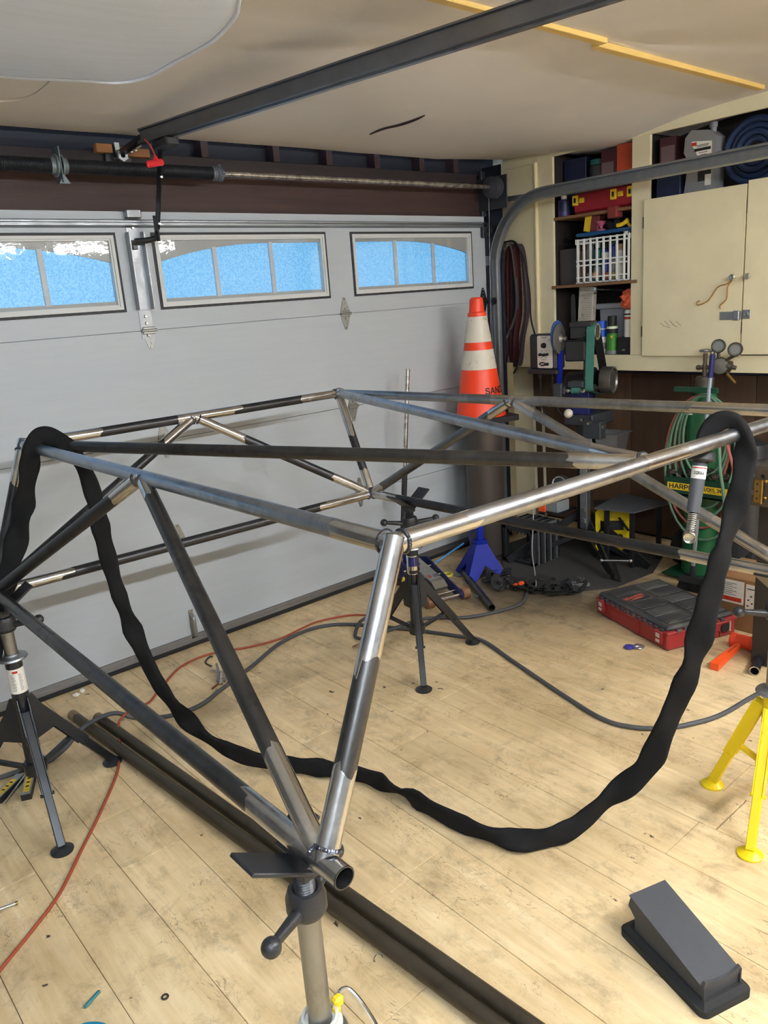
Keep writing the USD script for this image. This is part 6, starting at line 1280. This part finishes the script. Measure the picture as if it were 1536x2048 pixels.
part(plate, 'lettering', text('TRUCKS, INC.', 0.019, (3.9285, 2.043, 0.546), (0, -1, 0), (0, 0, 1), 0.001, True, 0.145), INK, smooth=False)
part(plate, 'lettering', text('WICHITA', 0.006, (3.9285, 1.99, 0.536), (0, -1, 0), (0, 0, 1), 0.001, False, 0.06), mat('plate_grey_print', s(110, 96, 30), 0.6), smooth=False)
for y in (2.20, 1.93):
    part(ct, 'rail', cyl((4.15, y, 0.05), (4.15, y, 0.62), 0.014), DGREEN)
part(ct, 'handle_bar', cat(bar((3.93, 2.20, 1.088), (3.93, 1.958, 1.088), 0.022, 0.026, b=0.002), bar((3.93, 2.1, 1.078), (4.0, 2.1, 1.04), 0.03, 0.012)), DGREEN)
part(ct, 'base_plate', slab(3.93, 4.2, 1.85, 2.25, 0.02, 0.03), DGREEN)
for y in (1.82, 2.27):
    part(ct, 'wheel', lathe([(0.02, 0), (0.1, 0), (0.105, 0.008), (0.105, 0.032), (0.1, 0.04), (0.02, 0.04)], (4.22, y, 0.105), (0, 1, 0), 30), RUBBER)
part(ct, 'shelf_clutter', cat(*[crumple((3.965 + 0.02 * (i % 3), 2.22 - i * 0.04, 0.602), (0.05, 0.06, 0.035 + 0.012 * (i % 2)), 50 + i) for i in range(8)]), mat('greasy_fittings', s(70, 62, 54), 0.45, 0.5, var=0.3, scale=40), label='greasy brass torch fittings along the shelf edge', kind='stuff')
HOSES = [mat('red_gas_hose', s(150, 82, 68), 0.6), mat('green_gas_hose', s(92, 128, 104), 0.6)]
gh = thing('gas_hose_coil', 'coiled twin red and green gas hose hung on the cylinder cart', 'hose', (3.92, 2.1, 0.3))
for i in range(7):
    R = 0.15 + 0.021 * i; oy = -0.05 + (i % 3) * 0.012; a = np.linspace(0, 2 * PI, 36, endpoint=False)
    pts = np.stack([3.962 + 0.006 * (i % 3) + 0.008 * np.sin(a * 2 + i), 2.09 + oy + (R * 0.8) * np.cos(a), 1.055 - R * 1.45 + (R * 1.45) * np.sin(a)], 1)
    part(gh, 'loop', sweep(pts, circle(0.0072, 8), (1, 0, 0), closed=True), HOSES[0 if i in (2, 5) else 1], smooth=True)
part(gh, 'hose_end', cord([(3.88, 1.93, 0.95), (3.82, 1.885, 0.82), (3.8, 1.865, 0.7), (3.82, 1.85, 0.55), (3.85, 1.85, 0.3), (3.9, 1.87, 0.12)], 0.0085), HOSES[1])
part(gh, 'hose_end', cord([(3.88, 1.91, 0.95), (3.83, 1.84, 0.80), (3.81, 1.80, 0.70), (3.83, 1.81, 0.6)], 0.0085), HOSES[0])
t2 = V(4.22, 1.92, 0)
sc2 = thing('grey_cylinder', 'dull grey gas cylinder with domed top right of the green one', 'gas cylinder', t2)
part(sc2, 'bottle', lathe([(0, 0.0), (0.105, 0.0), (0.108, 0.01), (0.108, 0.68), (0.104, 0.685), (0.104, 0.69), (0.108, 0.695), (0.108, 0.72), (0.095, 0.765), (0.05, 0.785), (0, 0.79)], t2, n=40), mat('grey_cylinder_paint', s(70, 72, 76), 0.32, 0.5, var=0.2, scale=8))
bt, bb = V(3.94, 2.0, 1.272), V(3.835, 2.015, 0.085)
br_ = thing('push_broom', 'black floor broom with a silver handle leaning upright by the gas cart', 'broom', bb)
part(br_, 'handle', cyl(bb, bb + (bt - bb) * 0.93, 0.0115, n=16), mat('silver_blue_handle', s(176, 188, 204), 0.3, 0.7))
part(br_, 'grip', cyl(bb + (bt - bb) * 0.90, bt, 0.0135, n=16), DBLUE)
part(br_, 'hang_loop', ring(bt + (0, 0, 0.008), (1, 0.4, 0), 0.009, 0.0025, 16, 6), INK)
part(br_, 'socket', cyl(bb - (0, 0, 0.02), bb + (bt - bb) * 0.05, 0.018, 0.014, 14), BLACKM)
part(br_, 'head', hull([V(3.81, 1.93, 0.05), V(3.86, 1.93, 0.05), V(3.81, 2.09, 0.05), V(3.86, 2.09, 0.05), V(3.815, 1.95, 0.085), V(3.855, 1.95, 0.085), V(3.815, 2.07, 0.085), V(3.855, 2.07, 0.085)]), BLACKM)
bri = [bar((3.815 + 0.008 * j, 1.935 + 0.0075 * i, 0.05), (3.81 + 0.009 * j, 1.92 + 0.009 * i, 0.002), 0.004, 0.004) for i in range(20) for j in range(5)]
part(br_, 'bristles', cat(*bri), INK, smooth=False, kind='stuff')
bxx = thing('cardboard_box', 'brown cardboard shipping box with white labels behind the red case', 'cardboard box', (3.64, 1.57, 0))
CARD = mat('cardboard', s(146, 108, 72), 0.75, var=0.08, scale=14)
part(bxx, 'body', slab(3.495, 3.80, 1.42, 1.735, 0, 0.262, 0.003), CARD)
part(bxx, 'flap', hull([(3.495, 1.42, 0.262), (3.495, 1.735, 0.262), (3.64, 1.42, 0.29), (3.64, 1.735, 0.29), (3.64, 1.42, 0.286), (3.64, 1.735, 0.286)]), CARD)
lb1 = part(bxx, 'shipping_label', slab(3.4925, 3.4955, 1.575, 1.722, 0.135, 0.25), PAPER, smooth=False)
part(lb1, 'red_stripe', slab(3.4915, 3.493, 1.585, 1.712, 0.145, 0.166), REDINK, smooth=False)
part(lb1, 'stripe_print', text('DANGER', 0.012, (3.4915, 1.700, 0.150), (0, -1, 0), (0, 0, 1), 0.0005, True, 0.10), mat('dark_red_print', s(110, 20, 20), 0.6), smooth=False) if False else None
part(lb1, 'print', cat(*[slab(3.4918, 3.493, 1.61 + 0.02 * (i % 2), 1.705, 0.176 + i * 0.0095, 0.179 + i * 0.0095) for i in range(7)]), mat('grey_print', s(120, 120, 122), 0.6), smooth=False)
lb2 = part(bxx, 'shipping_label', slab(3.4925, 3.4955, 1.50, 1.566, 0.12, 0.245), PAPER, smooth=False)
part(lb2, 'print', cat(*[slab(3.4918, 3.493, y, y + 0.008, z, z + 0.006) for y, z in ((1.55, 0.135), (1.53, 0.15), (1.548, 0.165), (1.535, 0.185))] + [slab(3.4918, 3.493, 1.51, 1.56, 0.222, 0.226)]), INK, smooth=False)
ms = thing('machine_stand', 'black machine post with a bronze clamp head at the right edge of the photo', 'machine stand', (3.26, 1.35, 0))
part(ms, 'post', slab(3.205, 3.315, 1.29, 1.40, 0.0, 0.74, 0.003), mat('sooty_black_steel', s(44, 40, 38), 0.5, 0.2, var=0.15, scale=12))
BRZ = mat('bronze_plate', s(92, 82, 72), 0.42, 0.6, var=0.15, scale=24)
hdp = sg.box(1.12, 0.735, 1.425, 0.895)
for y, z in ((1.408, 0.865), (1.408, 0.79), (1.368, 0.862), (1.366, 0.82), (1.366, 0.775)):
    hdp = hdp.difference(sg.Point(y, z).buffer(0.0105 if y > 1.4 else 0.0085))
hd_ = part(ms, 'clamp_head', prism(sg.Polygon([(-y, z) for y, z in hdp.exterior.coords], [[(-y, z) for y, z in r.coords] for r in hdp.interiors]), 0.012, (3.16, 0, 0), (0, -1, 0), (0, 0, 1)), BRZ, smooth=False)
part(ms, 'clamp_block', slab(3.19, 3.33, 1.13, 1.42, 0.742, 0.89, 0.006), mat('bronze_dark', s(70, 62, 56), 0.45, 0.5))
bh = part(ms, 'brass_hinge', cat(slab(3.138, 3.146, 1.366, 1.396, 0.752, 0.848, 0.001), cyl((3.138, 1.364, 0.75), (3.138, 1.364, 0.85), 0.006)), BRASS)
for z in (0.77, 0.80, 0.83):
    part(bh, 'hole', cyl((3.139, 1.383, z), (3.1365, 1.383, z), 0.004, n=10), INK)
for z in (0.845, 0.775):
    part(ms, 'screw', ball((3.142, 1.35, z), 0.008, 1), BRASS)
part(ms, 'foot_tube', pipe((3.10, 1.335, 0.0215), (3.3, 1.40, 0.0215), 0.0205, 0.0026, 26), BLACK)
part(ms, 'foot_tube_lip', lathe([(0.0168, -0.001), (0.0208, -0.001), (0.0208, 0.003), (0.0168, 0.003), (0.0168, -0.001)], (3.10, 1.335, 0.0215), (0.2, 0.065, 0), 26), STEEL)
